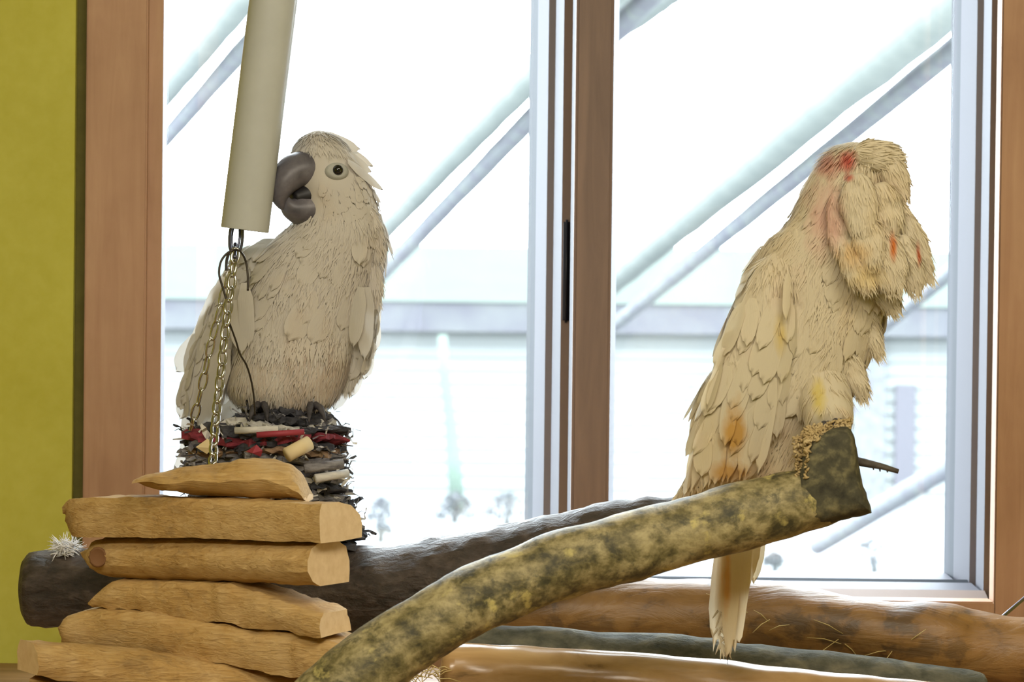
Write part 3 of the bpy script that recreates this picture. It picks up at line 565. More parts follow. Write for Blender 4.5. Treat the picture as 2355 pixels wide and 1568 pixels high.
def link_mesh(name, L, W, r, m):
    bm = bmesh.new(); pts = []; n = 20
    for k in range(n):
        a = 2 * math.pi * k / n; ca, sa = math.cos(a), math.sin(a); pts.append(Vector(((W / 2 - r) * (abs(ca) ** 0.8) * (1 if ca > 0 else -1), 0, (L / 2 - r) * (abs(sa) ** 0.9) * (1 if sa > 0 else -1))))
    rings = []
    for k, p in enumerate(pts):
        t = (pts[(k + 1) % n] - pts[k - 1]).normalized(); nn = Vector((0, 1, 0)); bb = t.cross(nn)
        rings.append([bm.verts.new(p + nn * r * math.cos(6.2832 * j / 8) + bb * r * math.sin(6.2832 * j / 8)) for j in range(8)])
    for k in range(n):
        a, b_ = rings[k], rings[(k + 1) % n]
        for j in range(8): bm.faces.new((a[j], a[(j + 1) % 8], b_[(j + 1) % 8], b_[j]))
    bmesh.ops.recalc_face_normals(bm, faces=bm.faces)
    me = bpy.data.meshes.new(name); bm.to_mesh(me); bm.free(); me.materials.append(m)
    for f in me.polygons: f.use_smooth = True
    return me
def chain(pts, pitch, W, r, mat, label, twist, name='hanging_chain'):
    path = [P(*p) for p in catmull(pts, 12)]; root = thing(name, path[-1], label, 'chain'); me = link_mesh('link', pitch + 2 * r + 0.002, W, r, mat)
    acc = 0.0; nxt = 0.0; i = 0
    for a, b_ in zip(path, path[1:]):
        seg = (b_ - a).length
        while nxt <= acc + seg:
            p = a + (b_ - a) * ((nxt - acc) / seg); t = (b_ - a).normalized()
            o = bpy.data.objects.new('link', me); COL.objects.link(o); o.parent = root
            q = t.to_track_quat('Z', 'Y').to_matrix().to_4x4(); ang = twist(i)
            o.matrix_local = Matrix.Translation(p - WLOC[root.name]) @ q @ Matrix.Rotation(ang, 4, 'Z'); i += 1; nxt += pitch
        acc += seg
    return root
base_rot = 0.0
ch1 = chain([(541, 588, -0.03), (533, 650, -0.04), (522, 730, -0.06), (508, 860, -0.09), (496, 970, -0.125), (489, 1070, -0.178)], 0.0158, 0.0125, 0.0019, M['chrome'], 'front chain of thick nickel links running down to the bark slab', lambda i: R(35) if i % 2 else R(-40))
ch2 = chain([(531, 600, -0.02), (512, 690, -0.02), (487, 785, -0.015), (462, 900, 0.0), (436, 1000, 0.03)], 0.0205, 0.0115, 0.0013, M['chrome'], 'rear chain of thin long links in front of the white wing', lambda i: R(15) if i % 2 else R(100))
me = link_mesh('loop', 0.042, 0.0185, 0.0018, M['steel']); me2 = link_mesh('loop', 0.034, 0.0125, 0.0016, M['steel'])
for mm, (x, y, Y, rz_) in ((me, (543, 545, -0.004, 8)), (me2, (542, 545, 0.004, -4))):
    o = bpy.data.objects.new('loop', mm); COL.objects.link(o); o.parent = tb; o.location = P(x, y, Y) - WLOC[tb.name]; o.rotation_euler = (R(8 if Y < 0 else -10), R(3), R(rz_))
bm = bmesh.new(); tubebm(bm, [P(*p) for p in catmull([(541, 560, -0.005), (541, 575, -0.015), (540, 592, -0.03)], 4)], 0.0022, 8); mk('hook', bm, M['steel'], tb)
wr = thing('wire_loop', P(540, 575, -0.035), 'bent dark wire arching over the top of the chains', 'wire')
bm = bmesh.new(); tubebm(bm, [P(*p) for p in catmull([(521, 690, -0.05), (512, 660, -0.045), (504, 630, -0.04), (508, 602, -0.038), (522, 583, -0.036), (541, 574, -0.035), (556, 582, -0.038), (566, 604, -0.045), (570, 636, -0.05), (570, 668, -0.055)], 6)], 0.0013, 8); mk('arch', bm, M['wire'], wr)
bm = bmesh.new(); tubebm(bm, [P(*p) for p in catmull([(526, 582, -0.03), (521, 600, -0.028), (520, 622, -0.026)], 5)], 0.0016, 8); mk('clip', bm, M['steel'], wr)
bm = bmesh.new(); tubebm(bm, [P(*p) for p in catmull([(526, 738, -0.064), (543, 785, -0.058), (551, 812, -0.055), (566, 838, -0.05), (576, 868, -0.045), (583, 905, -0.04), (587, 955, -0.035)], 6)], 0.0011, 8)
tag(mk('loose_wire', bm, M['wire']), 'thin dark wire hanging in front of the white belly', 'wire')

# ------------------------------------------------------------------ birds
def feather(bm, uvl, base, d, nrm, L, W, lift=0.06, curl=0.10, cup=0.12, n=7, jag=0.0, point=0.0, rnd=random):
    d = d.normalized(); nrm = (nrm - d * nrm.dot(d)).normalized(); s = d.cross(nrm); grid = []
    us = (-1, -0.55, 0, 0.55, 1)
    for i in range(n + 1):
        t = 1 - (1 - i / n) ** 1.5
        if t < 0.35: w = 0.4 + 0.6 * math.sin(t / 0.35 * math.pi / 2)
        elif t < 0.6: w = 1.0
        else: w = (max(0.0, 1 - ((t - 0.6) / 0.4) ** (2.2 - 1.0 * point))) ** 0.5
        w = max(w, 0.06) * W / 2; row = []
        for u_ in us:
            j = rnd.uniform(-jag, jag) * (0.3 + t) if jag else 0.0
            tt = t - 0.05 * u_ * u_ * (t > 0.2)
            p = base + d * (L * (tt + (j if abs(u_) > 0.4 or i == n else 0))) + s * (w * u_ * (1 + j)) + nrm * (lift * L * t - curl * L * t * t - cup * w * u_ * u_)
            row.append((bm.verts.new(p), u_, t))
        grid.append(row)
    for a, b_ in zip(grid, grid[1:]):
        for k in range(4):
            f = bm.faces.new((a[k][0], a[k + 1][0], b_[k + 1][0], b_[k][0]))
            for lp, q in zip(f.loops, (a[k], a[k + 1], b_[k + 1], b_[k])): lp[uvl].uv = ((q[1] + 1) / 2, q[2])
class Loft:
    def __init__(self, rows, n=6, tilt=0.0):
        self.r = catmull(rows, n); self.n = len(self.r); self.amp = 0.0; self.sc = 40; self.seed = 0.0
    def c(self, v):
        v = max(0.0, min(self.n - 1.0001, v * (self.n - 1))); i = int(v); f = v - i
        a, b_ = self.r[i], self.r[min(i + 1, self.n - 1)]; return tuple(x + (y - x) * f for x, y in zip(a, b_))
    def pos(self, v, ph):
        py, xl, xr, yc, k = self.c(v); s = S(yc); a = (xr - xl) / 2 * s
        return P((xl + xr) / 2, py, yc) + Vector((a * math.cos(ph), a * k * math.sin(ph), 0))
    def frame(self, v, ph):
        e = 0.012; p = self.pos(v, ph); dv = (self.pos(min(v + e, 1), ph) - self.pos(max(v - e, 0), ph)); dp = self.pos(v, ph + 0.05) - self.pos(v, ph - 0.05)
        nr = dp.cross(dv); 
        if nr.length < 1e-9: nr = Vector((math.cos(ph), math.sin(ph), 0))
        nr.normalize(); out = Vector((math.cos(ph), math.sin(ph), 0))
        if nr.dot(out) < 0: nr = -nr
        if self.amp: p = p + nr * self.amp * nz((p[0], p[1], p[2] * 0.5), self.sc, self.seed)
        return p, nr, dv.normalized()
    def mesh(self, bm, seg=44, amp=0.0015, sc=45, seed=0.0):
        rings = []; self.amp = amp; self.sc = sc; self.seed = seed
        for i in range(self.n):
            v = i / (self.n - 1); ring = []
            for k in range(seg):
                ph = 2 * math.pi * k / seg; p, nr, dv = self.frame(v, ph)
                ring.append(bm.verts.new(p - nr * 0.0012))
            rings.append(ring)
        for a, b_ in zip(rings, rings[1:]):
            for k in range(seg): bm.faces.new((a[k], a[(k + 1) % seg], b_[(k + 1) % seg], b_[k]))
        bm.faces.new(rings[0]); bm.faces.new(rings[-1])
def plume(loft, v0, v1, step_px, L, W, rnd, skip=None, lift=0.05, seg_fac=0.8, ph_rng=(0, 2 * math.pi), jitter=0.25, sway=0.0, off=0.0012):
    bm = bmesh.new(); uvl = bm.loops.layers.uv.new('UVMap')
    H = abs(loft.r[-1][0] - loft.r[0][0]); v = v1; row = 0
    while v > v0:
        py, xl, xr, yc, k = loft.c(v); f = (v - v0) / (v1 - v0)
        Lr = L[0] + (L[1] - L[0]) * f; Wr = W[0] + (W[1] - W[0]) * f; circ = math.pi * (xr - xl) * (1 + k) / 2
        m = max(6, int(circ * (ph_rng[1] - ph_rng[0]) / 6.283 / (Wr * seg_fac)))
        for i in range(m):
            ph = ph_rng[0] + (ph_rng[1] - ph_rng[0]) * (i + (row % 2) * 0.5 + rnd.uniform(-jitter, jitter)) / m
            vv = v + rnd.uniform(-0.4, 0.4) * step_px / H
            if vv < 0 or vv > 1: continue
            if skip and skip(vv, ph): continue
            p, nr, dv = loft.frame(vv, ph); side = dv.cross(nr)
            dv = (dv + side * (rnd.uniform(-0.25, 0.25) + sway)).normalized(); l = Lr * rnd.uniform(0.8, 1.2) * S(yc)
            feather(bm, uvl, p + nr * off, dv, nr, l, Wr * rnd.uniform(0.85, 1.15) * S(yc), lift=lift * rnd.uniform(0.4, 1.5), curl=lift * 0.9, cup=0.05, n=6, rnd=rnd)
        v -= step_px / H * (0.6 + 0.4 * Lr / max(L)); row += 1
    return bm
def fuzz(parent, lofts, mat, count, rnd, L=(9, 20), W=2.2, lift=0.22, skip=None, vr=(0.01, 0.99), off=-0.0004):
    vs, fs = [], []
    org = WLOC[parent.name]
    tot = sum(abs(l.r[-1][0] - l.r[0][0]) for l in lofts)
    for l in lofts:
        for i in range(int(count * abs(l.r[-1][0] - l.r[0][0]) / tot)):
            v = rnd.uniform(*vr); ph_ = rnd.uniform(0, 6.2832)
            if skip and skip(v, ph_): continue
            p, nr, dv = l.frame(v, ph_); sc = S(l.c(v)[3]); sd = dv.cross(nr)
            d = (dv + nr * rnd.uniform(0, lift) + sd * rnd.uniform(-0.35, 0.35)).normalized(); ln = rnd.uniform(*L) * sc; wd = W * rnd.uniform(0.6, 1.3) * sc; b0 = p + nr * off - org; k = len(vs)
            vs += [b0 - sd * wd / 2, b0 + sd * wd / 2, b0 + d * ln * 0.6 + sd * wd * 0.4, b0 + d * ln, b0 + d * ln * 0.6 - sd * wd * 0.4]; fs.append((k, k + 1, k + 2, k + 3, k + 4))
    me = bpy.data.meshes.new('down'); me.from_pydata([tuple(v) for v in vs], [], fs); me.materials.append(M[mat])
    for f in me.polygons: f.use_smooth = True
    o = bpy.data.objects.new('down', me); COL.objects.link(o); o.parent = parent; o['kind'] = 'stuff'; return o
def fuzz_mesh(o, mat, count, rnd, down, sc, L=(10, 26), W=2.6, lift=0.2):
    vs, fs = [], []; ps_ = o.data.polygons; ar = [p.area for p in ps_]
    for pl_ in rnd.choices(list(ps_), ar, k=count):
        q = [o.data.vertices[i].co for i in pl_.vertices]; b0 = sum((v * rnd.random() for v in q), Vector()) ; ws = [rnd.random() + 0.01 for _ in q]; b0 = sum((v * w_ for v, w_ in zip(q, ws)), Vector()) / sum(ws)
        nr = pl_.normal; dv = down - nr * nr.dot(down)
        if dv.length < 0.15: continue
        dv.normalize(); sd = dv.cross(nr); d = (dv + nr * rnd.uniform(0, lift) + sd * rnd.uniform(-0.35, 0.35)).normalized(); ln = rnd.uniform(*L) * sc; wd = W * rnd.uniform(0.6, 1.3) * sc; b0 = b0 + nr * 0.0003; k = len(vs)
        vs += [b0 - sd * wd / 2, b0 + sd * wd / 2, b0 + d * ln * 0.6 + sd * wd * 0.4, b0 + d * ln, b0 + d * ln * 0.6 - sd * wd * 0.4]; fs.append((k, k + 1, k + 2, k + 3, k + 4))
    me = bpy.data.meshes.new('down'); me.from_pydata([tuple(v) for v in vs], [], fs); me.materials.append(M[mat])
    for f in me.polygons: f.use_smooth = True
    u = bpy.data.objects.new('down', me); COL.objects.link(u); u.parent = o; u['kind'] = 'stuff'; return u
def single(parent, name, mat, b_px, t_px, W, nrm=(0, -1, 0.1), **kw):
    """one feather from px base to px tip (each px,py,Y)"""
    a = P(*b_px); t = P(*t_px); bm = bmesh.new(); uvl = bm.loops.layers.uv.new('UVMap'); d = t - a
    feather(bm, uvl, a, d, Vector(nrm), d.length, W * S(b_px[2]), n=kw.pop('n', 9), **kw)
    return mk(name, bm, M[mat], parent, recalc=False)
def spindle(bm, path, radii, seg=18, up=Vector((0, 0, 1))):
    tubebm(bm, path, radii, seg, up=up)
def beak(parent, c, f, scale=1.0):
    f = Vector(f).normalized(); z = Vector((0, 0, 1)); lat = f.cross(z).normalized()
    def pt(a, u): return c + (f * a + z * u) * 0.001 * scale
    def loftc(pts, name, m):
        bm = bmesh.new(); sm = catmull(pts, 6); path = [pt(q[0], q[1]) for q in sm]
        tubebm(bm, path, [(q[3] * 0.001 * scale, q[2] * 0.001 * scale) for q in sm], 22, up=f if False else (z + f * 0.01))
        # end closing tips
        return mk(name, bm, m, parent)
    def arc(pts, name, m):
        bm = bmesh.new(); sm = catmull(pts, 6); rings = []
        path = [pt(q[0], q[1]) for q in sm]
        for i, q in enumerate(sm):
            t = (path[min(i + 1, len(path) - 1)] - path[max(i - 1, 0)]).normalized(); u = lat.cross(t).normalized()
            rings.append([bm.verts.new(path[i] + lat * (q[3] * 0.001 * scale * math.cos(6.2832 * k / 24)) + u * (q[2] * 0.001 * scale * math.sin(6.2832 * k / 24))) for k in range(24)])
        for a, b_ in zip(rings, rings[1:]):
            for k in range(24): bm.faces.new((a[k], a[(k + 1) % 24], b_[(k + 1) % 24], b_[k]))
        bm.faces.new(rings[0]); bm.faces.new(rings[-1]); return mk(name, bm, m, parent)
    arc([(18, 8, 20, 20), (32, 12, 20, 23), (46, 8, 19, 22), (57, -4, 15, 18), (61, -17, 10, 12), (59, -27, 5, 6), (56, -32, 1.2, 1.5)], 'upper_beak', M['beak'])
    arc([(16, -28, 19, 21), (32, -31, 18, 21), (45, -29, 14, 17), (52, -24, 8, 12), (54, -18, 2, 7)], 'lower_beak', M['beak'])
    arc([(14, -12, 17, 21), (30, -15, 15, 19), (46, -19, 8, 10)], 'tongue', M['mouth'])
    for sg in (-1, 1):
        bm = bmesh.new(); bmesh.ops.create_uvsphere(bm, u_segments=10, v_segments=8, radius=0.0028 * scale); bmesh.ops.translate(bm, verts=bm.verts, vec=pt(33, 28) + lat * sg * 0.011 * scale); mk('nostril', bm, M['mouth'], parent)
    return pt, lat
def foot(parent, loc, fwd, sc=1.0):
    bm = bmesh.new(); f = Vector(fwd).normalized(); sd = f.cross(Vector((0, 0, 1)))
    tubebm(bm, [loc + Vector((0, 0.012, 0.03)) * sc, loc + Vector((0, 0.004, 0.012)) * sc, loc], [0.008 * sc, 0.0075 * sc, 0.008 * sc], 12, up=Vector((0, 1, 0)))
    for a, L in ((-0.45, 0.036), (0.25, 0.042), (2.7, 0.03), (3.5, 0.034)):
        dv = f * math.cos(a) + sd * math.sin(a)
        p = [loc + dv * L * sc * t + Vector((0, 0, z * sc)) for t, z in ((0, 0.002), (0.35, 0.008), (0.7, 0.004), (0.92, -0.006), (1.08, -0.018))]
        tubebm(bm, p, [0.006 * sc, 0.0062 * sc, 0.0055 * sc, 0.004 * sc, 0.001 * sc], 10)
    return mk('foot', bm, M['footskin'], parent)

def lobe(name, parent, mat, a, t, W, dep, seed, bend=0.0):
    # puffed clump of feathers: flattened, rounded pillow from base a to tip t
    pa, pt_ = P(*a), P(*t); dd = pt_ - pa; n = 14; bm = bmesh.new(); rings = []
    ax = dd.normalized(); vw = Vector((0, 1, 0)); sd = ax.cross(vw).normalized(); fr = sd.cross(ax)
    for i in range(n + 1):
        t_ = i / n; w_ = math.sin(math.pi * (0.06 + 0.90 * t_ ** 0.8)) ** 0.55 * (0.7 + 0.3 * t_) * W / 2 * S(a[2]); c = pa + dd * t_ + sd * bend * dd.length * math.sin(math.pi * t_)
        rings.append([])
        for k in range(20):
            an = 6.2832 * k / 20; q = c + sd * w_ * math.cos(an) + fr * w_ * dep * math.sin(an)
            rings[-1].append(bm.verts.new(q + (q - c).normalized() * 0.0022 * nz(q, 70, seed)))
    for x_, y_ in zip(rings, rings[1:]):
        for k in range(20): bm.faces.new((x_[k], x_[(k + 1) % 20], y_[(k + 1) % 20], y_[k]))
    bm.faces.new(rings[0]); bm.faces.new(rings[-1]); o = mk(name, bm, M[mat], parent)
    fuzz_mesh(o, mat, 800, random.Random(int(seed * 100)), ax, S(a[2]), L=(14, 40), W=3.2, lift=0.12)
    return o

# ---- white cockatoo (left) ----
rnd = random.Random(21)
wc = thing('white_cockatoo', P(660, 955, 0.07), 'white cockatoo facing forward with grey beak, perched on the frayed paper stack', 'bird')
YB1 = 0.065
LB = Loft([(303, 716, 748, 0.045, 1.0), (318, 692, 780, 0.045, 1.0), (345, 674, 806, 0.045, 0.98), (380, 668, 830, 0.045, 0.95), (420, 672, 850, 0.045, 0.93), (460, 682, 863, 0.047, 0.92), (500, 682, 872, 0.05, 0.92), (535, 655, 884, 0.055, 0.86), (570, 618, 886, 0.06, 0.80), (610, 590, 876, 0.063, 0.78), (660, 568, 860, 0.065, 0.76), (710, 556, 842, 0.065, 0.75), (760, 546, 824, 0.065, 0.74), (810, 536, 812, 0.065, 0.74), (860, 526, 798, 0.065, 0.74), (895, 524, 784, 0.067, 0.74), (925, 540, 768, 0.07, 0.74), (943, 575, 738, 0.072, 0.72)], 5)
bm = bmesh.new(); LB.mesh(bm, 56, 0.004, 42, 1.0); mk('body', bm, M['white_f'], wc)
def vy(L, py): return (py - L.r[0][0]) / (L.r[-1][0] - L.r[0][0])
def vfind(L, py):
    best = min(range(L.n), key=lambda i: abs(L.r[i][0] - py)); return best / (L.n - 1)
hc = P(762, 418, 0.045); F = Vector((-0.86, -0.5, 0)).normalized()
def skiphead(v, ph):
    p = LB.pos(v, ph); q = p - hc
    lat = Vector((0.5, -0.86, 0))
    if q.dot(F) > 0.018 and -0.05 < q.z < 0.034 and abs(q.dot(lat)) < 0.03: return True
    e = hc + F * 0.012 + lat * 0.038 + Vector((0, 0, 0.012))
    return (p - e).length < 0.022
bm = plume(LB, vfind(LB, 400), vfind(LB, 540), 16, (20, 38), (14, 26), rnd, skiphead, lift=0.012); o = mk('head_plumage', bm, M['white_f'], wc, recalc=False); o['kind'] = 'stuff'
bm = plume(LB, vfind(LB, 520), vfind(LB, 740), 26, (74, 96), (38, 54), rnd, None, lift=0.012, off=0.0006); o = mk('breast_plumage', bm, M['white_f'], wc, recalc=False); o['kind'] = 'stuff'
pt, lat = beak(wc, hc, F, 1.08)
latv = Vector((0.5, -0.86, 0)).normalized()
def eye(parent, c, out, r=0.0062, ring=0.0135):
    out = out.normalized(); up = Vector((0, 0, 1)); sd = out.cross(up).normalized(); up = sd.cross(out)
    bm = bmesh.new(); n = 24; rings = []
    for rr, h in ((1.0, -0.004), (0.92, 0.0006), (0.7, 0.0022), (0.42, 0.0026)):
        rings.append([bm.verts.new(c + sd * ring * rr * 1.05 * math.cos(6.2832 * k / n) + up * ring * rr * 0.78 * math.sin(6.2832 * k / n) + out * h) for k in range(n)])
    for a, b_ in zip(rings, rings[1:]):
        for k in range(n): bm.faces.new((a[k], a[(k + 1) % n], b_[(k + 1) % n], b_[k]))
    bm.faces.new(rings[-1]); rg = mk('eye_ring', bm, M['eyering'], parent)
    bm = bmesh.new(); bmesh.ops.create_uvsphere(bm, u_segments=18, v_segments=12, radius=r); bmesh.ops.translate(bm, verts=bm.verts, vec=c + out * 0.0024); e = mk('eye', bm, M['eye'], parent)
    return rg
def on_surface(loft, px, py, ph_guess):
    v = vfind(loft, py); best = None
    for k in range(360):
        ph = math.pi + math.pi * k / 360
        p, nr, dv = loft.frame(v, ph)
        q = P(px, py, p.y)
        e = abs(q.x - p.x)
        if best is None or e < best[0]: best = (e, p, nr)
    return best[1], best[2]
p, nr = on_surface(LB, 775, 398, 0); eye(wc, p + nr * 0.0015, nr)
# far eye mirrored across the head's mid-plane
q = p - hc; mp_ = hc + q - latv * 2 * q.dot(latv); nm = nr - latv * 2 * nr.dot(latv); eye(wc, mp_ + nm * -0.003, nm)
# crest lying back on the nape
for (b_, t_, W) in (((770, 330, 0.05), (852, 388, 0.075), 40), ((790, 345, 0.03), (850, 402, 0.045), 36), ((800, 370, 0.01), (872, 443, 0.05), 34), ((815, 395, 0.02), (868, 470, 0.05), 34), ((735, 306, 0.05), (825, 352, 0.065), 46)):
    single(wc, 'crest_feather', 'white_f', b_, t_, W, nrm=(0.5, -0.5, 0.5), lift=0.12, curl=0.02, jag=0.02, rnd=rnd)
for i, (a_, t_, W, dp) in enumerate((((840, 470, 0.03), (868, 590, 0.035), 66, 0.5), ((850, 560, 0.04), (866, 690, 0.04), 44, 0.5), )):
    lobe('neck_clump' if i < 2 else 'breast_clump', wc, 'white_f', a_, t_, W, dp, i + 31.3)
fuzz(wc, [LB], 'white_f', 7000, rnd, L=(14, 40), W=3.2, lift=0.10, vr=(vfind(LB, 500), vfind(LB, 820)), off=0.0018)
fuzz(wc, [LB], 'belly_f', 5000, rnd, L=(14, 36), W=3.4, lift=0.12, vr=(vfind(LB, 740), 0.99))
fuzz(wc, [LB], 'white_f', 15000, rnd, L=(10, 30), W=3.0, lift=0.12, skip=skiphead)
# wings
def wing(parent, rows, feathers, coverts, mat, seed, n=5, amp=0.0015):
    L = Loft(rows, n); bm = bmesh.new(); L.mesh(bm, 32, amp, 40, seed); py0 = rows[0]
    wg = mk('wing', bm, M[mat], parent); fuzz_mesh(wg, mat, 1200, random.Random(int(seed)), Vector((0, 0, -1)), 0.0005)
    r_ = random.Random(int(seed * 10)); 
    if coverts:
        v0, v1, st_, Ls, Ws, rng, sw = coverts
        bm = plume(L, v0, v1, st_, Ls, Ws, r_, None, lift=0.018, ph_rng=rng, sway=sw); o = mk('coverts', bm, M[mat], wg, recalc=False); o['kind'] = 'stuff'
    for (b_, t_, W) in feathers: single(wg, 'flight_feather', mat, b_, t_, W, nrm=(r_.uniform(-0.25, 0.25), -1, 0.1), lift=0.02, curl=0.03, cup=0.1, jag=0.012, rnd=r_, n=10)
    return wg
wing(wc, [(548, 600, 650, 0.07, 0.8), (575, 562, 655, 0.065, 0.6), (620, 528, 640, 0.06, 0.5), (680, 500, 612, 0.055, 0.42), (740, 476, 588, 0.055, 0.36), (800, 452, 562, 0.06, 0.3), (850, 436, 540, 0.065, 0.26), (900, 428, 524, 0.07, 0.22), (945, 440, 505, 0.075, 0.2)],
     [((520, 640, 0.04), (452, 800, 0.06), 46), ((505, 700, 0.05), (428, 870, 0.085), 60), ((480, 770, 0.06), (403, 855, 0.095), 64), ((500, 760, 0.04), (440, 930, 0.08), 60), ((520, 800, 0.035), (455, 985, 0.07), 56), ((480, 830, 0.07), (412, 965, 0.095), 62), ((470, 870, 0.08), (425, 1030, 0.10), 56), ((540, 690, 0.012), (556, 815, 0.022), 40), ((562, 650, 0.008), (572, 800, 0.022), 36), ((530, 640, 0.02), (545, 770, 0.02), 40)],
     (0.05, 0.85, 24, (60, 70), (30, 34), (math.pi * 0.85, math.pi * 1.95), -0.05), 'white_wing', 31)
wing(wc, [(618, 815, 868, 0.06, 0.9), (660, 802, 872, 0.055, 0.7), (710, 798, 868, 0.055, 0.6), (760, 796, 862, 0.06, 0.55), (810, 790, 852, 0.065, 0.5), (860, 782, 836, 0.07, 0.45), (905, 770, 806, 0.075, 0.4)],
     [((830, 660, 0.02), (812, 800, 0.035), 34), ((845, 660, 0.025), (838, 830, 0.045), 36), ((850, 700, 0.05), (862, 812, 0.065), 40), ((835, 760, 0.05), (838, 875, 0.08), 48), ((820, 800, 0.06), (805, 915, 0.085), 46), ((810, 820, 0.07), (768, 945, 0.09), 46), ((852, 640, 0.05), (868, 760, 0.06), 30)],
     (0.05, 0.7, 26, (46, 56), (30, 34), (math.pi * 1.0, math.pi * 2.1), 0.05), 'white_wing', 32)
tl = thing('tail', (0, 0, 0)); bpy.data.objects.remove(tl)
bm = bmesh.new(); uvl = bm.loops.layers.uv.new('UVMap')
def tailpart(parent, feathers, mat):
    b0 = feathers[0]; a = P(*b0[0]); t = P(*b0[1]); bm = bmesh.new(); uvl = bm.loops.layers.uv.new('UVMap'); feather(bm, uvl, a, t - a, Vector((0, -1, 0.2)), (t - a).length, b0[2] * S(b0[0][2]), 0.0, 0.02, 0.1, 10, 0.01)
    tp = mk('tail', bm, M[mat], parent, recalc=False)
    for (b_, t_, W) in feathers[1:]: single(tp, 'tail_feather', mat, b_, t_, W, nrm=(rnd.uniform(-0.3, 0.3), -1, 0.15), lift=0.0, curl=0.02, cup=0.15, jag=0.03, rnd=rnd, n=12)
    return tp
bm.free()
tailpart(wc, [((560, 880, 0.12), (425, 1085, 0.19), 70), ((540, 880, 0.13), (400, 1090, 0.195), 60), ((580, 890, 0.125), (450, 1095, 0.19), 60)], 'white_wing')
foot(wc, P(602, 941, 0.03), (-0.1, -1, 0), 0.72); foot(wc, P(716, 942, 0.034), (0.25, -1, 0), 0.72)

# ---- cream cockatoo (right) ----
rnd = random.Random(33)
cc = thing('cream_cockatoo', P(1900, 985, -0.27), 'cream cockatoo with salmon tinted head turned away, perched behind the lichen branch', 'bird')
YB2 = -0.235
RB = Loft([(324, 1962, 2020, -0.235, 0.8), (338, 1922, 2056, -0.235, 0.82), (360, 1896, 2070, -0.235, 0.82), (395, 1876, 2072, -0.235, 0.8), (440, 1850, 2064, -0.235, 0.76), (490, 1822, 2058, -0.235, 0.72), (540, 1783, 2050, -0.233, 0.66), (590, 1746, 2044, -0.23, 0.62), (640, 1718, 2042, -0.228, 0.6), (690, 1697, 2038, -0.226, 0.58), (740, 1678, 2026, -0.226, 0.57), (790, 1662, 2010, -0.226, 0.56), (840, 1648, 1990, -0.226, 0.55), (890, 1622, 1964, -0.226, 0.53), (940, 1608, 1930, -0.226, 0.50), (985, 1604, 1900, -0.228, 0.44), (1030, 1602, 1868, -0.228, 0.40), (1075, 1592, 1846, -0.226, 0.36), (1115, 1576, 1800, -0.224, 0.32), (1150, 1556, 1720, -0.22, 0.3)], 5)
bm = bmesh.new(); RB.mesh(bm, 64, 0.006, 40, 4.0); mk('body', bm, M['cream_f'], cc)
bm = plume(RB, vfind(RB, 560), vfind(RB, 980), 46, (90, 110), (40, 46), rnd, None, lift=0.012, off=0.0008); o = mk('body_plumage', bm, M['cream_f'], cc, recalc=False); o['kind'] = 'stuff'
# folded wing along the visible flank
wg = wing(cc, [(570, 1785, 1806, -0.25, 0.5), (595, 1758, 1826, -0.258, 0.45), (635, 1728, 1834, -0.266, 0.4), (690, 1704, 1828, -0.274, 0.34), (760, 1682, 1822, -0.277, 0.3), (840, 1658, 1812, -0.277, 0.27), (920, 1628, 1800, -0.274, 0.24), (1000, 1608, 1770, -0.268, 0.2), (1070, 1594, 1725, -0.258, 0.17), (1120, 1576, 1672, -0.245, 0.15)],
     [((1668 + 14 * k, 800 + 34 * (k % 3), -0.290 + 0.0012 * abs(k - 4)), (1575 + 21 * k - (k % 2) * 8, 1140 - 6 * k, -0.252 - 0.003 * min(k, 6)), 34) for k in range(9)],
     (0.3, 0.8, 50, (110, 120), (40, 40), (math.pi * 1.0, math.pi * 2.0), -0.02), 'cream_f', 41, amp=0.004)
fuzz_mesh(wg, 'cream_f', 3500, rnd, Vector((-0.15, 0, -1)), S(-0.27), L=(24, 60), W=4.0, lift=0.08)
# scruffy wing edge and long flank feathers
for i, (a_, t_, W, dp) in enumerate((((1970, 680, -0.245), (2020, 812, -0.245), 62, 0.5), ((1940, 790, -0.25), (1984, 912, -0.25), 62, 0.5), ((1905, 690, -0.255), (1920, 830, -0.258), 70, 0.35), ((1850, 700, -0.262), (1846, 850, -0.265), 64, 0.3), ((1900, 820, -0.256), (1915, 930, -0.262), 60, 0.35))):
    lobe('flank_clump', cc, 'cream_f', a_, t_, W, dp, i + 51.3)
single(cc, 'flank_feather', 'cream_f', (1812, 630, -0.288), (1806, 740, -0.294), 22, nrm=(0.6, -1, 0.15), lift=0.03, curl=0.02, point=0.6, jag=0.03, rnd=rnd)
# thigh and foot
bm = bmesh.new(); spindle(bm, [P(1868, 830, -0.225), P(1885, 880, -0.238), P(1898, 925, -0.262), P(1906, 960, -0.287), P(1909, 985, -0.302)], [0.022, 0.031, 0.029, 0.026, 0.022], 20, up=Vector((0, 1, 0)))
th_ = mk('thigh', bm, M['cream_f'], cc); fuzz_mesh(th_, 'cream_f', 900, rnd, Vector((0.1, -0.1, -1)), S(-0.25), L=(16, 40))
foot(cc, P(1894, 985, -0.304), (-0.3, 0.9, 0), 0.6); foot(cc, P(1922, 979, -0.306), (-0.2, 0.9, 0), 0.6)
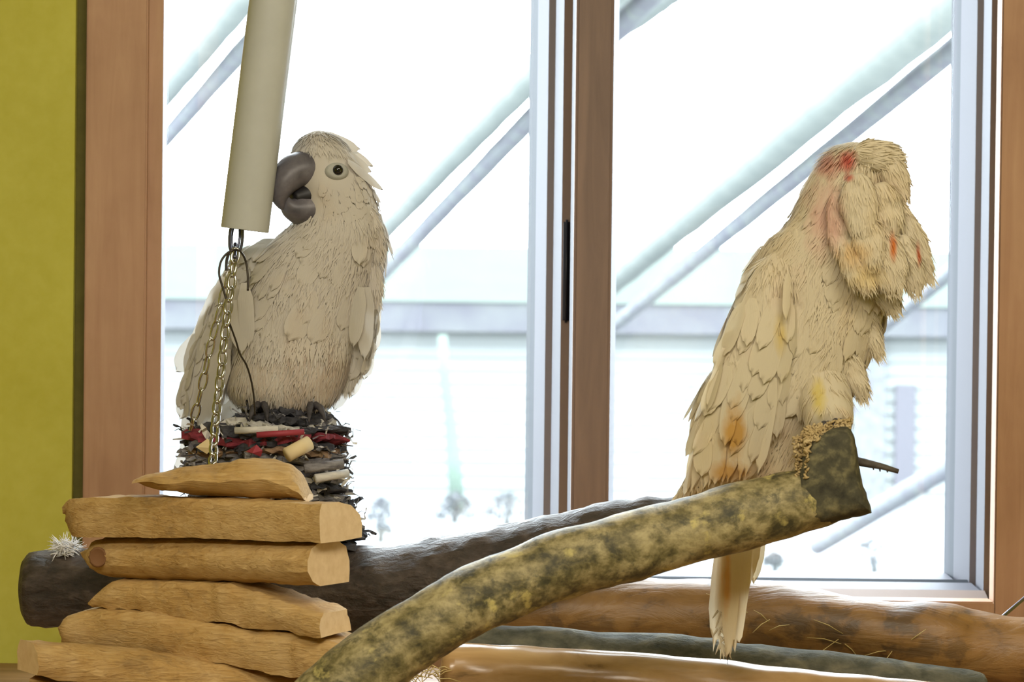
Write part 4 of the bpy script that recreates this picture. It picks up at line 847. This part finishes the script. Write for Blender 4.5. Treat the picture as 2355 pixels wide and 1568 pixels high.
# big ruffled head: lobes of cheek, nape and crest feathers
for i, (a_, t_, W, dp, bd) in enumerate([((1965, 350, -0.27), (2068, 365, -0.265), 84, 0.6, 0), ((2025, 350, -0.265), (2072, 470, -0.27), 76, 0.55, 0.08), ((1968, 400, -0.285), (1985, 545, -0.295), 104, 0.5, 0), ((2025, 420, -0.28), (2050, 540, -0.288), 90, 0.5, 0),
    ((1925, 440, -0.275), (1935, 580, -0.285), 74, 0.45, 0), ((1990, 500, -0.288), (2010, 610, -0.298), 96, 0.45, 0), ((1960, 545, -0.285), (1990, 660, -0.292), 104, 0.45, 0), ((2020, 530, -0.285), (2060, 668, -0.292), 110, 0.45, 0), ((2055, 455, -0.275), (2136, 640, -0.268), 66, 0.5, 0.02), ((2072, 540, -0.28), (2106, 668, -0.278), 72, 0.5, 0),
    ((2000, 610, -0.26), (2058, 712, -0.262), 78, 0.5, 0)]):
    lobe('crest_lobe', cc, 'cream_f', a_, t_, W, dp, i + 1.3, bd)
for i in range(22):
    t_ = rnd.random(); x = 1872 + rnd.uniform(-10, 45) - 70 * t_; y = 430 + 150 * t_
    pp, nn = on_surface(RB, x, y, 0); single(cc, 'nape_feather', 'cream_f', (x, y, pp.y - 0.001), (x - rnd.uniform(20, 34), y + rnd.uniform(62, 84), pp.y - 0.004), rnd.uniform(18, 26), nrm=nn, lift=0.01, curl=0.02, cup=0.2, rnd=rnd, n=6)
fuzz(cc, [RB], 'cream_f', 9000, rnd, L=(24, 60), W=3.6, lift=0.06, vr=(vfind(RB, 540), 0.97), off=0.0016)
fuzz(cc, [RB], 'cream_f', 18000, rnd, L=(22, 60), W=3.6, lift=0.09)
beak(cc, P(1990, 420, -0.215), (0.45, 0.9, 0), 1.0)
# tail below the branch
tailpart(cc, [((1700, 1080, -0.235), (1665, 1520, -0.225), 64), ((1690, 1080, -0.24), (1640, 1490, -0.23), 50), ((1715, 1080, -0.245), (1690, 1500, -0.235), 52), ((1735, 1090, -0.235), (1715, 1360, -0.228), 54), ((1745, 1090, -0.23), (1735, 1340, -0.222), 46), ((1690, 1150, -0.25), (1672, 1525, -0.24), 40)], 'cream_f')
bm = bmesh.new()
for i in range(46):
    y = 1400 + rnd.random() * 95; e_ = (y - 1400) / 95; x = rnd.uniform(1640 + 14 * e_, 1694 - 16 * e_); a = P(x, y, -0.232); dv = Vector((rnd.uniform(-0.7, 0.7), rnd.uniform(-0.2, 0.2), -1)).normalized() * rnd.uniform(14, 34) * S(-0.23); tubebm(bm, [a, a + dv * 0.6, a + dv], [0.0012, 0.0008, 0.0003], 4)
o = mk('frayed_barbs', bm, M['cream_f'], cc); o['kind'] = 'stuff'

# ---- stray white down feather by the boards ----
bm = bmesh.new(); rnd = random.Random(8)
for i in range(260):
    a = P(150 + rnd.uniform(-16, 20), 1262 + rnd.uniform(-10, 14), 0.045 + rnd.uniform(-0.01, 0.01)); dv = Vector((rnd.uniform(-1, 0.8), rnd.uniform(-0.5, 0.5), rnd.uniform(-0.3, 1))).normalized() * rnd.uniform(18, 40) * S(0); tubebm(bm, [a, a + dv * 0.5, a + dv + Vector((0, 0, -0.002))], [0.0006, 0.0005, 0.0002], 4)
tag(mk('down_feather', bm, plain('white_down', (238, 238, 240), 0.9)), 'fluffy white down feather caught between dark log and boards', 'feather')
